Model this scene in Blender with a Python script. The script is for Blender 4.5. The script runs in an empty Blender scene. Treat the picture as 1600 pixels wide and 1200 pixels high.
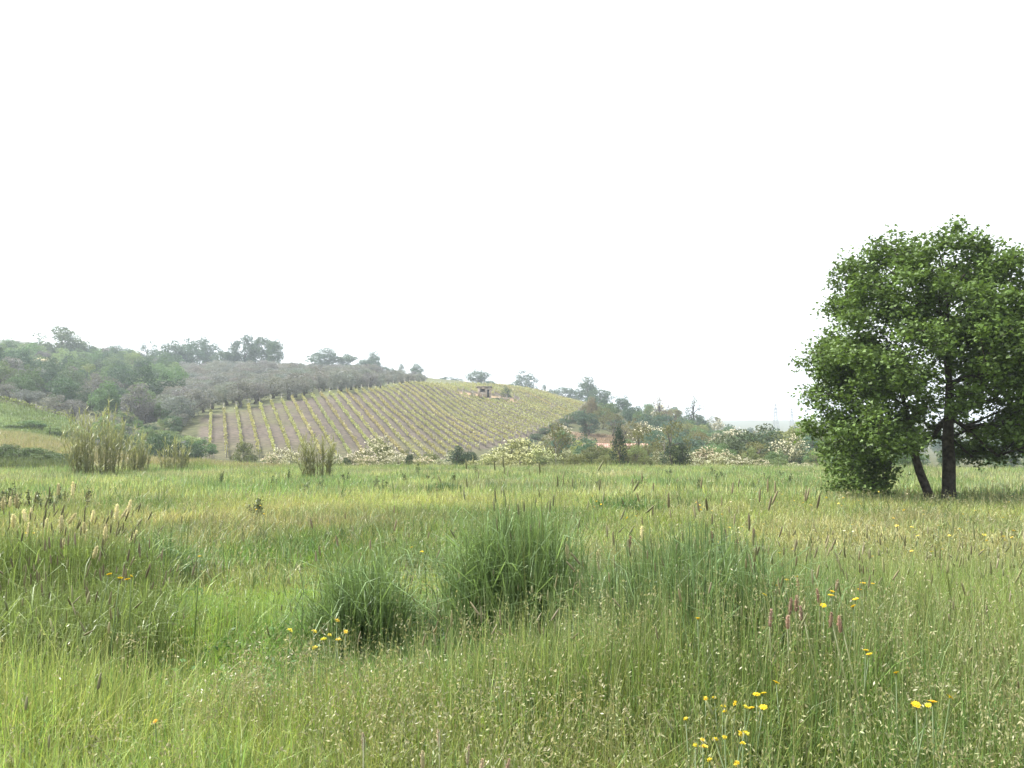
import bpy, math, random
import numpy as np
from mathutils import Vector

rad = math.radians
rng = np.random.default_rng(11)
random.seed(11)
scene = bpy.context.scene
COL = scene.collection

# ------------------------------------------------------------------ camera
F_PX = 1289.0            # focal length in pixels of a 1600 px wide frame
EYE = 1.6
PITCH = math.atan(100 / F_PX)
cam_d = bpy.data.cameras.new("camera")
cam_d.sensor_width = 36.0
cam_d.lens = 36.0 * F_PX / 1600.0
cam_d.clip_start = 0.05
cam_d.clip_end = 9000
cam = bpy.data.objects.new("camera", cam_d)
cam.location = (0, 0, EYE)
cam.rotation_euler = (rad(90) + PITCH, 0, 0)
COL.objects.link(cam)
scene.camera = cam

# ------------------------------------------------------------------ sky, sun, exposure
SUN_EL, SUN_AZ = rad(57), rad(-75)        # azimuth measured from +Y (view direction), negative = left
world = bpy.data.worlds.new("World")
scene.world = world
world.use_nodes = True
nt = world.node_tree
bg = nt.nodes["Background"]
sky = nt.nodes.new("ShaderNodeTexSky")
sky.sky_type = 'NISHITA'
sky.sun_disc = False
sky.sun_elevation = SUN_EL
sky.sun_rotation = SUN_AZ
sky.air_density = 1.0
sky.dust_density = 6.0
sky.ozone_density = 1.0
hsv = nt.nodes.new("ShaderNodeHueSaturation")
hsv.inputs["Saturation"].default_value = 0.35
veil = nt.nodes.new("ShaderNodeMix")          # thin white high cloud over the whole sky
veil.data_type = 'RGBA'
veil.inputs["Factor"].default_value = 0.62
veil.inputs[7].default_value = (7.3, 7.5, 7.8, 1)
nt.links.new(sky.outputs[0], hsv.inputs["Color"])
nt.links.new(hsv.outputs[0], veil.inputs[6])
nt.links.new(veil.outputs[2], bg.inputs["Color"])
bg.inputs["Strength"].default_value = 0.10

sun_d = bpy.data.lights.new("sun", 'SUN')
sun_d.energy = 4.2
sun_d.angle = rad(2.0)
sun_d.color = (1.0, 0.965, 0.91)
sun = bpy.data.objects.new("sun", sun_d)
sdir = Vector((math.sin(SUN_AZ) * math.cos(SUN_EL), math.cos(SUN_AZ) * math.cos(SUN_EL), math.sin(SUN_EL)))
sun.rotation_euler = sdir.to_track_quat('Z', 'Y').to_euler()
sun.location = sdir * 60
COL.objects.link(sun)

vs = scene.view_settings
vs.view_transform = 'Standard'
vs.look = 'None'
vs.gamma = 1.0
vs.use_curve_mapping = False
vs.exposure = 1.42
cy = scene.cycles
cy.max_bounces = 5
cy.diffuse_bounces = 2
cy.glossy_bounces = 1
cy.transmission_bounces = 2
cy.volume_bounces = 1
cy.transparent_max_bounces = 4
cy.use_denoising = True
cy.caustics_reflective = False
cy.caustics_refractive = False

# ------------------------------------------------------------------ helpers
def px_point(px, py, depth):
    """world point on the line of sight of a pixel at a given depth (used to read real positions off the photo)"""
    cx, cyy = (px - 800) / F_PX, (600 - py) / F_PX
    Y = math.cos(PITCH) - math.sin(PITCH) * cyy
    Z = math.sin(PITCH) + math.cos(PITCH) * cyy
    k = depth / Y
    return np.array([cx * k, depth, EYE + Z * k])

def px_x(px, depth):
    return (px - 800) / F_PX * depth / 1.0

def depth_for(py, h):
    """depth at which a thing of height h above flat meadow shows its top at picture row py"""
    return (EYE - h) * F_PX / max(py - 700, 4)

def hash2(ix, iy, s):
    n = (ix.astype(np.int64) * 374761393 + iy.astype(np.int64) * 668265263 + s * 974634777) & 0x7fffffff
    n = ((n ^ (n >> 13)) * 1274126177) & 0x7fffffff
    n = n ^ (n >> 16)
    return (n & 0xffff) / 65535.0

def vnoise(x, y, s=0):
    x = np.asarray(x, float); y = np.asarray(y, float)
    ix, iy = np.floor(x), np.floor(y)
    fx, fy = x - ix, y - iy
    fx = fx * fx * (3 - 2 * fx); fy = fy * fy * (3 - 2 * fy)
    a = hash2(ix, iy, s); b = hash2(ix + 1, iy, s); c = hash2(ix, iy + 1, s); d = hash2(ix + 1, iy + 1, s)
    return (a * (1 - fx) + b * fx) * (1 - fy) + (c * (1 - fx) + d * fx) * fy

def fbm(x, y, s=0, o=3):
    t, a, n = 0, 0.5, 0
    for k in range(o):
        t = t + a * vnoise(x * 2 ** k, y * 2 ** k, s + k * 17); n += a; a *= 0.5
    return t / n

def make_mesh(name, V, polys, shade=None, shade_name="shade", smooth=False, color=None):
    """polys: list of int arrays, each (n, k): n polygons with k corners"""
    me = bpy.data.meshes.new(name)
    V = np.asarray(V, np.float32)
    me.vertices.add(len(V)); me.vertices.foreach_set("co", V.ravel())
    polys = [np.asarray(p, np.int32) for p in polys if len(p)]
    loops = np.concatenate([p.ravel() for p in polys])
    tot = np.concatenate([np.full(len(p), p.shape[1], np.int32) for p in polys])
    start = np.concatenate([[0], np.cumsum(tot)[:-1]]).astype(np.int32)
    me.loops.add(len(loops)); me.loops.foreach_set("vertex_index", loops)
    me.polygons.add(len(tot)); me.polygons.foreach_set("loop_start", start)
    try:
        me.polygons.foreach_set("loop_total", tot)
    except Exception:
        pass
    me.update(calc_edges=True)
    if shade is not None:
        a = me.attributes.new(shade_name, 'FLOAT', 'POINT'); a.data.foreach_set("value", np.asarray(shade, np.float32))
    if color is not None:
        a = me.attributes.new("zone", 'FLOAT_COLOR', 'POINT')
        c = np.ones((len(V), 4), np.float32); c[:, :3] = color
        a.data.foreach_set("color", c.ravel())
    if smooth:
        me.polygons.foreach_set("use_smooth", np.ones(len(tot), bool))
    return me

def link(name, me, mat=None, parent=None, loc=(0, 0, 0)):
    o = bpy.data.objects.new(name, me)
    COL.objects.link(o)
    if mat is not None and me is not None and not me.materials:
        me.materials.append(mat)
    if parent is not None:
        o.parent = parent
    o.location = loc
    return o

def tag(o, label=None, cat=None, group=None, kind=None):
    if label: o["label"] = label
    if cat: o["category"] = cat
    if group: o["group"] = group
    if kind: o["kind"] = kind
    return o

def empty(name, loc, label, cat, group=None):
    o = bpy.data.objects.new(name, None)
    o.empty_display_size = 0.2
    COL.objects.link(o)
    o.location = loc
    return tag(o, label, cat, group)

class Acc:
    """collects vertices and polygons of one mesh"""
    def __init__(s): s.V = []; s.P = {}; s.S = []; s.n = 0
    def add(s, V, P, shade=1.0):
        V = np.asarray(V, float); P = np.asarray(P, int)
        s.V.append(V); s.S.append(np.broadcast_to(np.asarray(shade, float), (len(V),)))
        s.P.setdefault(P.shape[1], []).append(P + s.n); s.n += len(V)
    def cont(s, P):
        s.P.setdefault(P.shape[1], []).append(P)
    def mesh(s, name, smooth=False):
        return make_mesh(name, np.concatenate(s.V), [np.concatenate(v) for v in s.P.values()], np.concatenate(s.S), smooth=smooth)

def frame(d):
    d = d / (np.linalg.norm(d) + 1e-9)
    a = np.array([0, 0, 1.0]) if abs(d[2]) < 0.9 else np.array([1.0, 0, 0])
    u = np.cross(d, a); u /= np.linalg.norm(u)
    return u, np.cross(d, u)

def tube(acc, pts, radii, n=6, shade=1.0, cap=True):
    pts = [np.asarray(p, float) for p in pts]
    V = []
    ang = np.arange(n) * 2 * math.pi / n
    for i, p in enumerate(pts):
        d = pts[min(i + 1, len(pts) - 1)] - pts[max(i - 1, 0)]
        u, v = frame(d)
        V.append(p + radii[i] * (np.cos(ang)[:, None] * u + np.sin(ang)[:, None] * v))
    V = np.concatenate(V)
    Q = []
    for i in range(len(pts) - 1):
        for k in range(n):
            Q.append([i * n + k, i * n + (k + 1) % n, (i + 1) * n + (k + 1) % n, (i + 1) * n + k])
    b = acc.n
    acc.add(V, Q, shade)
    if cap and n in (4, 5, 6, 7, 8):
        m = (len(pts) - 1) * n + b
        acc.cont(np.array([[m + k for k in range(n)]]))
        acc.cont(np.array([[b + n - 1 - k for k in range(n)]]))

def box(acc, c, s, rz=0.0, shade=1.0):
    x, y, z = np.asarray(s) / 2
    V = np.array([[a, b, d] for d in (-z, z) for a, b in ((-x, -y), (x, -y), (x, y), (-x, y))])
    R = np.array([[math.cos(rz), -math.sin(rz), 0], [math.sin(rz), math.cos(rz), 0], [0, 0, 1]])
    acc.add(V @ R.T + np.asarray(c), [[3, 2, 1, 0], [4, 5, 6, 7], [0, 1, 5, 4], [1, 2, 6, 5], [2, 3, 7, 6], [3, 0, 4, 7]], shade)

# ------------------------------------------------------------------ materials
def new_mat(name):
    m = bpy.data.materials.new(name); m.use_nodes = True
    t = m.node_tree; t.nodes.clear()
    return m, t, t.nodes.new("ShaderNodeOutputMaterial")

def mix_mul(t, a, b):
    n = t.nodes.new("ShaderNodeMix"); n.data_type = 'RGBA'; n.blend_type = 'MULTIPLY'
    n.inputs["Factor"].default_value = 1
    t.links.new(a, n.inputs[6]); t.links.new(b, n.inputs[7])
    return n.outputs[2]

def leafy(name, source, colour=(1, 1, 1), transl=0.35, rough=0.55, spec=0.25, hue_noise=0.0, warm=(1.12, 1.10, 0.72)):
    """foliage: per-leaf shade attribute times a colour of the thing (object colour, vertex colour or fixed)"""
    m, t, out = new_mat(name)
    if source == 'object':
        oi = t.nodes.new("ShaderNodeObjectInfo"); base = oi.outputs["Color"]
    elif source == 'vertex':
        at = t.nodes.new("ShaderNodeAttribute"); at.attribute_name = "zone"; base = at.outputs["Color"]
    else:
        r = t.nodes.new("ShaderNodeRGB"); r.outputs[0].default_value = (*colour, 1); base = r.outputs[0]
    if source == 'vertex':
        col = base
    else:
        sh = t.nodes.new("ShaderNodeAttribute"); sh.attribute_name = "shade"
        col = mix_mul(t, base, sh.outputs["Color"])
    d = t.nodes.new("ShaderNodeBsdfPrincipled")
    d.inputs["Roughness"].default_value = rough
    d.inputs["Specular IOR Level"].default_value = spec
    t.links.new(col, d.inputs["Base Color"])
    w = t.nodes.new("ShaderNodeRGB"); w.outputs[0].default_value = (*warm, 1)
    tc = mix_mul(t, col, w.outputs[0])
    tr = t.nodes.new("ShaderNodeBsdfTranslucent"); t.links.new(tc, tr.inputs["Color"])
    mx = t.nodes.new("ShaderNodeMixShader"); mx.inputs[0].default_value = transl
    t.links.new(d.outputs[0], mx.inputs[1]); t.links.new(tr.outputs[0], mx.inputs[2])
    t.links.new(mx.outputs[0], out.inputs["Surface"])
    return m

def solid(name, c1, c2, scale=8.0, rough=0.85, bump=0.3, detail=6, spec=0.2, obj_coords=True):
    m, t, out = new_mat(name)
    tc = t.nodes.new("ShaderNodeTexCoord")
    nz = t.nodes.new("ShaderNodeTexNoise"); nz.inputs["Scale"].default_value = scale; nz.inputs["Detail"].default_value = detail
    t.links.new(tc.outputs["Object" if obj_coords else "Generated"], nz.inputs["Vector"])
    cr = t.nodes.new("ShaderNodeValToRGB")
    cr.color_ramp.elements[0].position = 0.3; cr.color_ramp.elements[0].color = (*c1, 1)
    cr.color_ramp.elements[1].position = 0.7; cr.color_ramp.elements[1].color = (*c2, 1)
    t.links.new(nz.outputs["Fac"], cr.inputs[0])
    p = t.nodes.new("ShaderNodeBsdfPrincipled")
    p.inputs["Roughness"].default_value = rough; p.inputs["Specular IOR Level"].default_value = spec
    t.links.new(cr.outputs[0], p.inputs["Base Color"])
    b = t.nodes.new("ShaderNodeBump"); b.inputs["Strength"].default_value = bump; b.inputs["Distance"].default_value = 0.03
    t.links.new(nz.outputs["Fac"], b.inputs["Height"]); t.links.new(b.outputs[0], p.inputs["Normal"])
    t.links.new(p.outputs[0], out.inputs["Surface"])
    return m

M_LEAF = leafy("foliage", 'object', transl=0.30)
M_GRASS = leafy("grass_blades", 'vertex', transl=0.36, rough=0.42, spec=0.35)
M_GRASS_OBJ = leafy("tussock_blades", 'object', transl=0.36, rough=0.42, spec=0.35)
M_BLOSSOM = leafy("blossom", 'object', transl=0.3, warm=(1.05, 1.03, 0.9))
M_HEAD = leafy("seed_head", 'object', transl=0.15, rough=0.8, spec=0.1, warm=(1.1, 1.0, 0.85))
M_BARK = solid("bark", (0.024, 0.020, 0.016), (0.085, 0.072, 0.060), scale=9, bump=0.9)
M_BARK_PALE = solid("grey_bark", (0.07, 0.06, 0.05), (0.13, 0.115, 0.10), scale=4, bump=0.6)
M_POST = solid("weathered_post", (0.20, 0.185, 0.16), (0.34, 0.32, 0.285), scale=5)
M_STONE = solid("rubble_stone", (0.24, 0.19, 0.14), (0.44, 0.37, 0.29), scale=1.8, bump=0.8)
M_ROOF_DARK = solid("dark_roof", (0.10, 0.08, 0.07), (0.16, 0.13, 0.115), scale=2)
M_TERRA = solid("terracotta", (0.22, 0.13, 0.10), (0.36, 0.24, 0.19), scale=1.6, bump=0.6)
M_PLASTER = solid("old_plaster", (0.42, 0.36, 0.29), (0.58, 0.52, 0.44), scale=0.9)
M_DARKHOLE = solid("dark_opening", (0.012, 0.011, 0.010), (0.02, 0.018, 0.016), scale=2)
M_STEEL = solid("galvanised_steel", (0.16, 0.17, 0.18), (0.24, 0.25, 0.26), scale=0.5, rough=0.6)

# ------------------------------------------------------------------ terrain
FAR = [(1500, 660), (2600, 690)]
COLS = {
 -500: [(58, 735.5), (64, 705), (85, 665), (100, 660), (125, 600), (150, 590), (300, 530), (380, 520), (450, 535), (700, 500), (1000, 560), (2600, 640)],
 0:    [(58, 735.5), (64, 709), (85, 678), (100, 675), (125, 626), (150, 620), (300, 566), (370, 556), (430, 564), (700, 530), (1000, 570), (2600, 660)],
 60:   [(58, 735.5), (65, 713), (85, 684), (100, 680), (125, 641), (150, 640), (300, 572), (370, 560), (450, 568), (700, 531), (1000, 580), (2600, 660)],
 115:  [(58, 735.5), (66, 722), (85, 695), (100, 692), (125, 657), (150, 655), (300, 578), (370, 562), (450, 570), (700, 558), (1000, 600), (2600, 670)],
 200:  [(58, 735.5), (66, 728), (85, 712), (100, 715), (125, 692), (150, 668), (300, 582), (370, 564), (450, 572), (700, 580), (1000, 620), (2600, 670)],
 300:  [(58, 733), (64, 723), (75, 725), (90, 735), (113, 716), (146, 648), (190, 634), (330, 580), (390, 572), (460, 585), (1000, 640)] + FAR,
 400:  [(58, 735), (64, 729), (90, 738), (115, 718), (158, 633), (190, 622), (330, 577), (390, 571), (460, 585), (1000, 650)] + FAR,
 480:  [(58, 735.5), (64, 732), (90, 742), (118, 722), (172, 618), (220, 604), (340, 577), (400, 574), (470, 590), (1000, 655)] + FAR,
 560:  [(58, 735.5), (64, 733), (90, 744), (122, 726), (190, 609), (240, 600), (340, 586), (400, 582), (470, 600), (1000, 660)] + FAR,
 640:  [(58, 735.5), (64, 733), (90, 745), (125, 732), (170, 650), (222, 599), (260, 596), (340, 591), (400, 588), (480, 610), (1000, 665)] + FAR,
 740:  [(58, 735.5), (64, 733), (95, 744), (135, 720), (180, 660), (225, 620), (262, 599), (300, 599), (380, 599), (480, 620), (1000, 670)] + FAR,
 830:  [(58, 735.5), (64, 733), (95, 744), (130, 725), (160, 690), (200, 650), (240, 622), (272, 608), (320, 611), (400, 622), (500, 650), (1000, 680)] + FAR,
 915:  [(58, 735.5), (64, 733), (95, 742), (130, 722), (160, 700), (190, 668), (220, 648), (255, 632), (300, 630), (380, 634), (500, 660), (1000, 685)] + FAR,
 1000: [(58, 735.5), (64, 733), (85, 742), (115, 738), (150, 705), (200, 668), (250, 650), (300, 646), (400, 660), (500, 680), (1000, 690)] + FAR,
 1100: [(58, 735.5), (64, 733), (85, 742), (115, 736), (150, 712), (200, 688), (250, 674), (300, 670), (400, 682), (600, 697), (1000, 690), (1500, 657), (2600, 690)],
 1200: [(58, 735.5), (64, 733), (90, 738), (150, 725), (250, 712), (300, 706), (400, 702), (600, 694), (900, 677), (1500, 656), (2600, 690)],
 1300: [(58, 735.5), (64, 733), (90, 738), (150, 728), (250, 716), (400, 703), (600, 695), (900, 685), (1500, 655), (2600, 690)],
 1600: [(58, 735.5), (64, 733), (90, 736), (150, 728), (300, 715), (600, 700), (1500, 662), (2600, 690)],
 2100: [(58, 735.5), (64, 733), (90, 736), (150, 728), (300, 715), (600, 700), (1500, 665), (2600, 690)],
}
AZ = np.radians(np.arange(-62, 62.01, 0.3))
RR = np.concatenate([np.linspace(0.3, 40, 60)[:-1], 40 * 1.016 ** np.arange(0, 264)])
col_az = np.array([math.atan((p - 800) / F_PX) for p in COLS])
prof = []
for p, prf in COLS.items():
    ca = math.cos(math.atan((p - 800) / F_PX))
    d = np.array([0, 50] + [q[0] for q in prf], float)
    z = np.array([0, 0] + [px_point(p, q[1], q[0])[2] for q in prf])
    prof.append(np.interp(RR, d / ca, z))
prof = np.array(prof)                                     # columns x radii
Zg = np.stack([np.interp(AZ, col_az, prof[:, j]) for j in range(len(RR))], 1)   # az x r
def blur(Z, ax, n):
    for _ in range(n):
        P = np.concatenate([np.take(Z, [0], ax), Z, np.take(Z, [-1], ax)], ax)
        m = Z.shape[ax]
        Z = 0.25 * np.take(P, range(m), ax) + 0.5 * Z + 0.25 * np.take(P, range(2, m + 2), ax)
    return Z
Zg = blur(blur(Zg, 0, 22), 1, 2)
AA, RG = np.meshgrid(AZ, RR, indexing='ij')
XG, YG = RG * np.sin(AA), RG * np.cos(AA)
Zg = Zg + (fbm(XG / 3.1 + 50, YG / 3.1 + 50, 3) - 0.5) * 0.10 * np.clip(RG / 4, 0, 1)
Zg = Zg + (fbm(XG / 22 + 90, YG / 22 + 90, 5) - 0.5) * np.clip((RG - 60) / 150, 0, 1) * 2.0

def ground(x, y):
    x = np.atleast_1d(np.asarray(x, float)); y = np.atleast_1d(np.asarray(y, float))
    a = np.clip(np.arctan2(x, y), AZ[0], AZ[-1] - 1e-6); r = np.clip(np.hypot(x, y), RR[0], RR[-1] - 1e-3)
    fa = (a - AZ[0]) / (AZ[1] - AZ[0]); ia = np.clip(fa.astype(int), 0, len(AZ) - 2); fa = fa - ia
    ir = np.clip(np.searchsorted(RR, r) - 1, 0, len(RR) - 2); fr = (r - RR[ir]) / (RR[ir + 1] - RR[ir])
    return ((Zg[ia, ir] * (1 - fr) + Zg[ia, ir + 1] * fr) * (1 - fa) + (Zg[ia + 1, ir] * (1 - fr) + Zg[ia + 1, ir + 1] * fr) * fa)

def gz(x, y):
    return float(ground(x, y)[0])

def in_poly(x, y, P):
    x = np.asarray(x); y = np.asarray(y); c = np.zeros(x.shape, bool)
    n = len(P)
    for i in range(n):
        x1, y1 = P[i]; x2, y2 = P[(i + 1) % n]
        cond = (y1 > y) != (y2 > y)
        c ^= cond & (x < (x2 - x1) * (y - y1) / ((y2 - y1) if y2 != y1 else 1e-9) + x1)
    return c

def W(px, depth):
    return (px_x(px, depth), depth)

VINE = [W(312, 113), W(400, 116), W(480, 119), W(560, 122), W(640, 126), W(700, 131), W(760, 146), W(820, 163), W(870, 182), W(897, 200), W(917, 255),
        W(880, 268), W(830, 276), W(740, 268), W(690, 245), W(640, 224), W(560, 191), W(480, 173), W(400, 158), W(312, 146)]
HUT = px_point(757, 626, 226)

# terrain colours by zone (what grows or lies there)
def zone_colour(x, y):
    r = np.hypot(x, y); u = 800 + F_PX * x / np.maximum(y, 1)
    u = u + (fbm(x / 7, y / 7, 31) - 0.5) * 70 * np.clip(r / 120, 0, 1); r = r * (1 + (fbm(x / 9 + 4, y / 9, 32) - 0.5) * 0.10 * (r > 70))
    n1 = fbm(x / 6, y / 6, 21); n2 = fbm(x / 30 + 7, y / 30, 22); n3 = fbm(x / 1.7, y / 1.7, 23, 2)
    c = np.empty(x.shape + (3,))
    g = np.array([0.085, 0.115, 0.030]); yel = np.array([0.150, 0.150, 0.045])
    c[:] = g + (yel - g) * np.clip(n1 * 1.6 - 0.3, 0, 1)[..., None]
    far = r > 95
    wood = np.array([0.055, 0.065, 0.032]) + np.array([0.03, 0.022, 0.02]) * n1[..., None]
    c[far] = wood[far]
    tan = (r > 66) & (r < 98) & (u < 330)
    c[tan] = (np.array([0.19, 0.18, 0.095]) * (0.8 + 0.4 * n1[..., None]))[tan]
    grn = (r > 100) & (r < 150) & (u < 125)
    c[grn] = (np.array([0.085, 0.125, 0.045]) * (0.8 + 0.5 * n1[..., None]))[grn]
    vin = in_poly(x, y, VINE)
    soil = np.array([0.095, 0.082, 0.071]) * (0.75 + 0.5 * n3[..., None])
    weeds = np.array([0.10, 0.105, 0.055])
    soil = soil + (weeds - soil) * np.clip((n2 - 0.42) * 2.0 + (n1 - .5) * 1.6, 0, 0.7)[..., None]
    c[vin] = soil[vin]
    ex = np.hypot((x - HUT[0] - 1.0) / 9, (y - HUT[1]) / 6)
    hut = ex < 1
    c[hut] = (np.array([0.27, 0.20, 0.13]) * (0.75 + 0.5 * n3[..., None]))[hut]
    oliv = (r > 150) & (r < 420) & (u > 250) & (u < 740) & ~vin
    c[oliv] = (np.array([0.10, 0.112, 0.060]) * (0.8 + 0.5 * n1[..., None]))[oliv]
    dry = (r > 125) & (r < 178) & (u > 872) & (u < 975) & ~vin
    c[dry] = (np.array([0.24, 0.175, 0.13]) * (0.8 + 0.45 * n1[..., None]))[dry]
    return c

back = np.radians(np.concatenate([np.arange(66, 294, 6.0)]))
AZ_all = np.concatenate([AZ, back])
Zb = np.stack([Zg[-1] * (1 - k) + Zg[0] * k for k in np.linspace(0, 1, len(back))])
Z_all = np.concatenate([Zg, Zb])
na, nr = Z_all.shape
A2, R2 = np.meshgrid(AZ_all, RR, indexing='ij')
X2, Y2 = R2 * np.sin(A2), R2 * np.cos(A2)
Vt = np.stack([X2, Y2, Z_all], -1).reshape(-1, 3)
ii, jj = np.meshgrid(np.arange(na), np.arange(nr - 1), indexing='ij')
i2 = (ii + 1) % na
Q = np.stack([ii * nr + jj, ii * nr + jj + 1, i2 * nr + jj + 1, i2 * nr + jj], -1).reshape(-1, 4)
Q = Q[:, ::-1]
zc = zone_colour(X2, Y2).reshape(-1, 3)
Vt = np.concatenate([Vt, [[0, 0, 0]]]); zc = np.concatenate([zc, zc[:1]])
T3 = np.stack([np.arange(na) * nr, (np.arange(na) + 1) % na * nr, np.full(na, na * nr)], -1)[:, ::-1]
me = make_mesh("ground", Vt, [Q, T3], color=zc, smooth=True)
m, t, out = new_mat("earth_and_turf")
at = t.nodes.new("ShaderNodeAttribute"); at.attribute_name = "zone"
tc = t.nodes.new("ShaderNodeTexCoord")
n1 = t.nodes.new("ShaderNodeTexNoise"); n1.inputs["Scale"].default_value = 1.3; n1.inputs["Detail"].default_value = 8
t.links.new(tc.outputs["Object"], n1.inputs["Vector"])
cr = t.nodes.new("ShaderNodeValToRGB")
cr.color_ramp.elements[0].position = 0.3; cr.color_ramp.elements[0].color = (0.6, 0.6, 0.6, 1)
cr.color_ramp.elements[1].position = 0.7; cr.color_ramp.elements[1].color = (1.3, 1.25, 1.15, 1)
t.links.new(n1.outputs["Fac"], cr.inputs[0])
p = t.nodes.new("ShaderNodeBsdfPrincipled"); p.inputs["Roughness"].default_value = 0.95; p.inputs["Specular IOR Level"].default_value = 0.05
t.links.new(mix_mul(t, at.outputs["Color"], cr.outputs[0]), p.inputs["Base Color"])
b = t.nodes.new("ShaderNodeBump"); b.inputs["Strength"].default_value = 0.6; b.inputs["Distance"].default_value = 0.12
t.links.new(n1.outputs["Fac"], b.inputs["Height"]); t.links.new(b.outputs[0], p.inputs["Normal"])
t.links.new(p.outputs[0], out.inputs["Surface"])
tag(link("ground", me, m), "rolling ground of meadow, vineyard soil and wooded hills", "ground", kind="structure")

# ------------------------------------------------------------------ grass building blocks
def blades(n, r, h, w, lean=0.35, hvar=0.35, seed=0, base=None, dirs=None, shade=(0.75, 1.25), droop=0.0):
    """curved tapering blades: returns V, quads, tris, shade"""
    g = np.random.default_rng(seed)
    if base is None:
        a = g.uniform(0, 2 * np.pi, n); q = r * np.sqrt(g.uniform(0, 1, n))
        base = np.stack([q * np.cos(a), q * np.sin(a), np.full(n, -0.03)], -1)
    az = g.uniform(0, 2 * np.pi, n) if dirs is None else dirs
    hh = h * (1 - hvar + 2 * hvar * g.uniform(0, 1, n))
    ln = lean * g.gamma(2.0, 0.5, n)
    out = np.stack([np.cos(az), np.sin(az), np.zeros(n)], -1)
    wz = az + np.pi / 2 + g.normal(0, 0.7, n)
    wd = np.stack([np.cos(wz), np.sin(wz), np.zeros(n)], -1)
    ww = w * g.uniform(0.6, 1.4, n)
    V = np.empty((n, 7, 3))
    ts = [0, 0.42, 0.76, 1.0]; wf = [0.8, 1.0, 0.62]
    for k, tt in enumerate(ts):
        c = base + out * (ln * hh * (0.25 * tt + 0.75 * tt ** 2.4))[:, None]
        c = c + np.array([0, 0, 1.0]) * (hh * (tt - np.minimum(ln, 1.2) * (0.28 + droop) * tt ** 3))[:, None]
        if k < 3:
            V[:, 2 * k] = c - wd * (ww * wf[k] / 2)[:, None]
            V[:, 2 * k + 1] = c + wd * (ww * wf[k] / 2)[:, None]
        else:
            V[:, 6] = c
    o = np.arange(n)[:, None] * 7
    Q = np.concatenate([o + [0, 1, 3, 2], o + [2, 3, 5, 4]])
    T = o + [4, 5, 6]
    S = np.repeat(g.uniform(shade[0], shade[1], n), 7)
    return V.reshape(-1, 3), Q, T, S

def spindle(acc, p0, p1, r, n=6, shade=1.0, rough=0.18, seed=0):
    g = np.random.default_rng(seed)
    p0 = np.asarray(p0, float); p1 = np.asarray(p1, float)
    ts = [0, 0.12, 0.35, 0.62, 0.86, 1.0]; rs = [0.25, 0.85, 1.0, 0.95, 0.7, 0.12]
    tube(acc, [p0 + (p1 - p0) * q for q in ts], [r * k * (1 + g.normal(0, rough)) for k in rs], n, shade)

def rhombs(acc, C, size, g, asp=0.4, shade=(0.8, 1.2), updir=None, tilt=1.0):
    """small diamond leaves / spikelets at centres C"""
    n = len(C)
    d = g.normal(0, 1, (n, 3)) if updir is None else updir + g.normal(0, tilt, (n, 3))
    d /= np.linalg.norm(d, axis=1)[:, None] + 1e-9
    e = g.normal(0, 1, (n, 3)); e -= d * np.sum(e * d, 1)[:, None]; e /= np.linalg.norm(e, axis=1)[:, None] + 1e-9
    s = (size * g.uniform(0.65, 1.35, n))[:, None]
    V = np.stack([C - d * s / 2, C + e * s * asp / 2 - d * s * 0.05, C + d * s / 2, C - e * s * asp / 2 - d * s * 0.05], 1).reshape(-1, 3)
    Qd = np.arange(n)[:, None] * 4 + [0, 1, 2, 3]
    acc.add(V, Qd, np.repeat(g.uniform(shade[0], shade[1], n), 4))

class Field:
    """one mesh of very many plants, each vertex carrying the plant's own colour"""
    def __init__(s): s.V = []; s.P = {}; s.C = []; s.n = 0
    def add(s, V, P, C):
        s.V.append(V.astype(np.float32)); s.C.append(C.astype(np.float32))
        for p in P: s.P.setdefault(p.shape[1], []).append(p + s.n)
        s.n += len(V)
    def build(s, name, label):
        me = make_mesh(name, np.concatenate(s.V), [np.concatenate(v) for v in s.P.values()], color=np.concatenate(s.C))
        return tag(link(name, me, M_GRASS), label, "grass", kind="stuff")

TS = {3: [0, 0.42, 0.76, 1.0], 2: [0, 0.55, 1.0], 1: [0, 1.0]}
WF = {3: [0.8, 1.0, 0.62], 2: [0.85, 0.8], 1: [1.0]}
def grow(base, hh, ln, az, ww, lod, g, droop=0.0):
    """blades rooted at base (n,3) with height hh, lean ln towards az, width ww -> V (n,k,3), polys"""
    n = len(base)
    out = np.stack([np.cos(az), np.sin(az), np.zeros(n)], -1)
    wz = az + np.pi / 2 + g.normal(0, 0.8, n)
    wd = np.stack([np.cos(wz), np.sin(wz), np.zeros(n)], -1)
    k = lod; V = np.empty((n, 2 * k + 1, 3))
    for i, tt in enumerate(TS[lod]):
        c = base + out * (ln * hh * (0.25 * tt + 0.75 * tt ** 2.4))[:, None]
        c[:, 2] += hh * (tt - np.minimum(ln, 1.2) * (0.28 + droop) * tt ** 3)
        if i < k:
            V[:, 2 * i] = c - wd * (ww * WF[lod][i] / 2)[:, None]
            V[:, 2 * i + 1] = c + wd * (ww * WF[lod][i] / 2)[:, None]
        else:
            V[:, 2 * k] = c
    o = np.arange(n)[:, None] * (2 * k + 1)
    P = [o + [2 * i, 2 * i + 1, 2 * i + 3, 2 * i + 2] for i in range(k - 1)]
    P.append(o + [2 * k - 2, 2 * k - 1, 2 * k])
    q = [p for p in P if p.shape[1] == 4]
    return V, ([np.concatenate(q)] if q else []) + [P[-1]]

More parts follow.
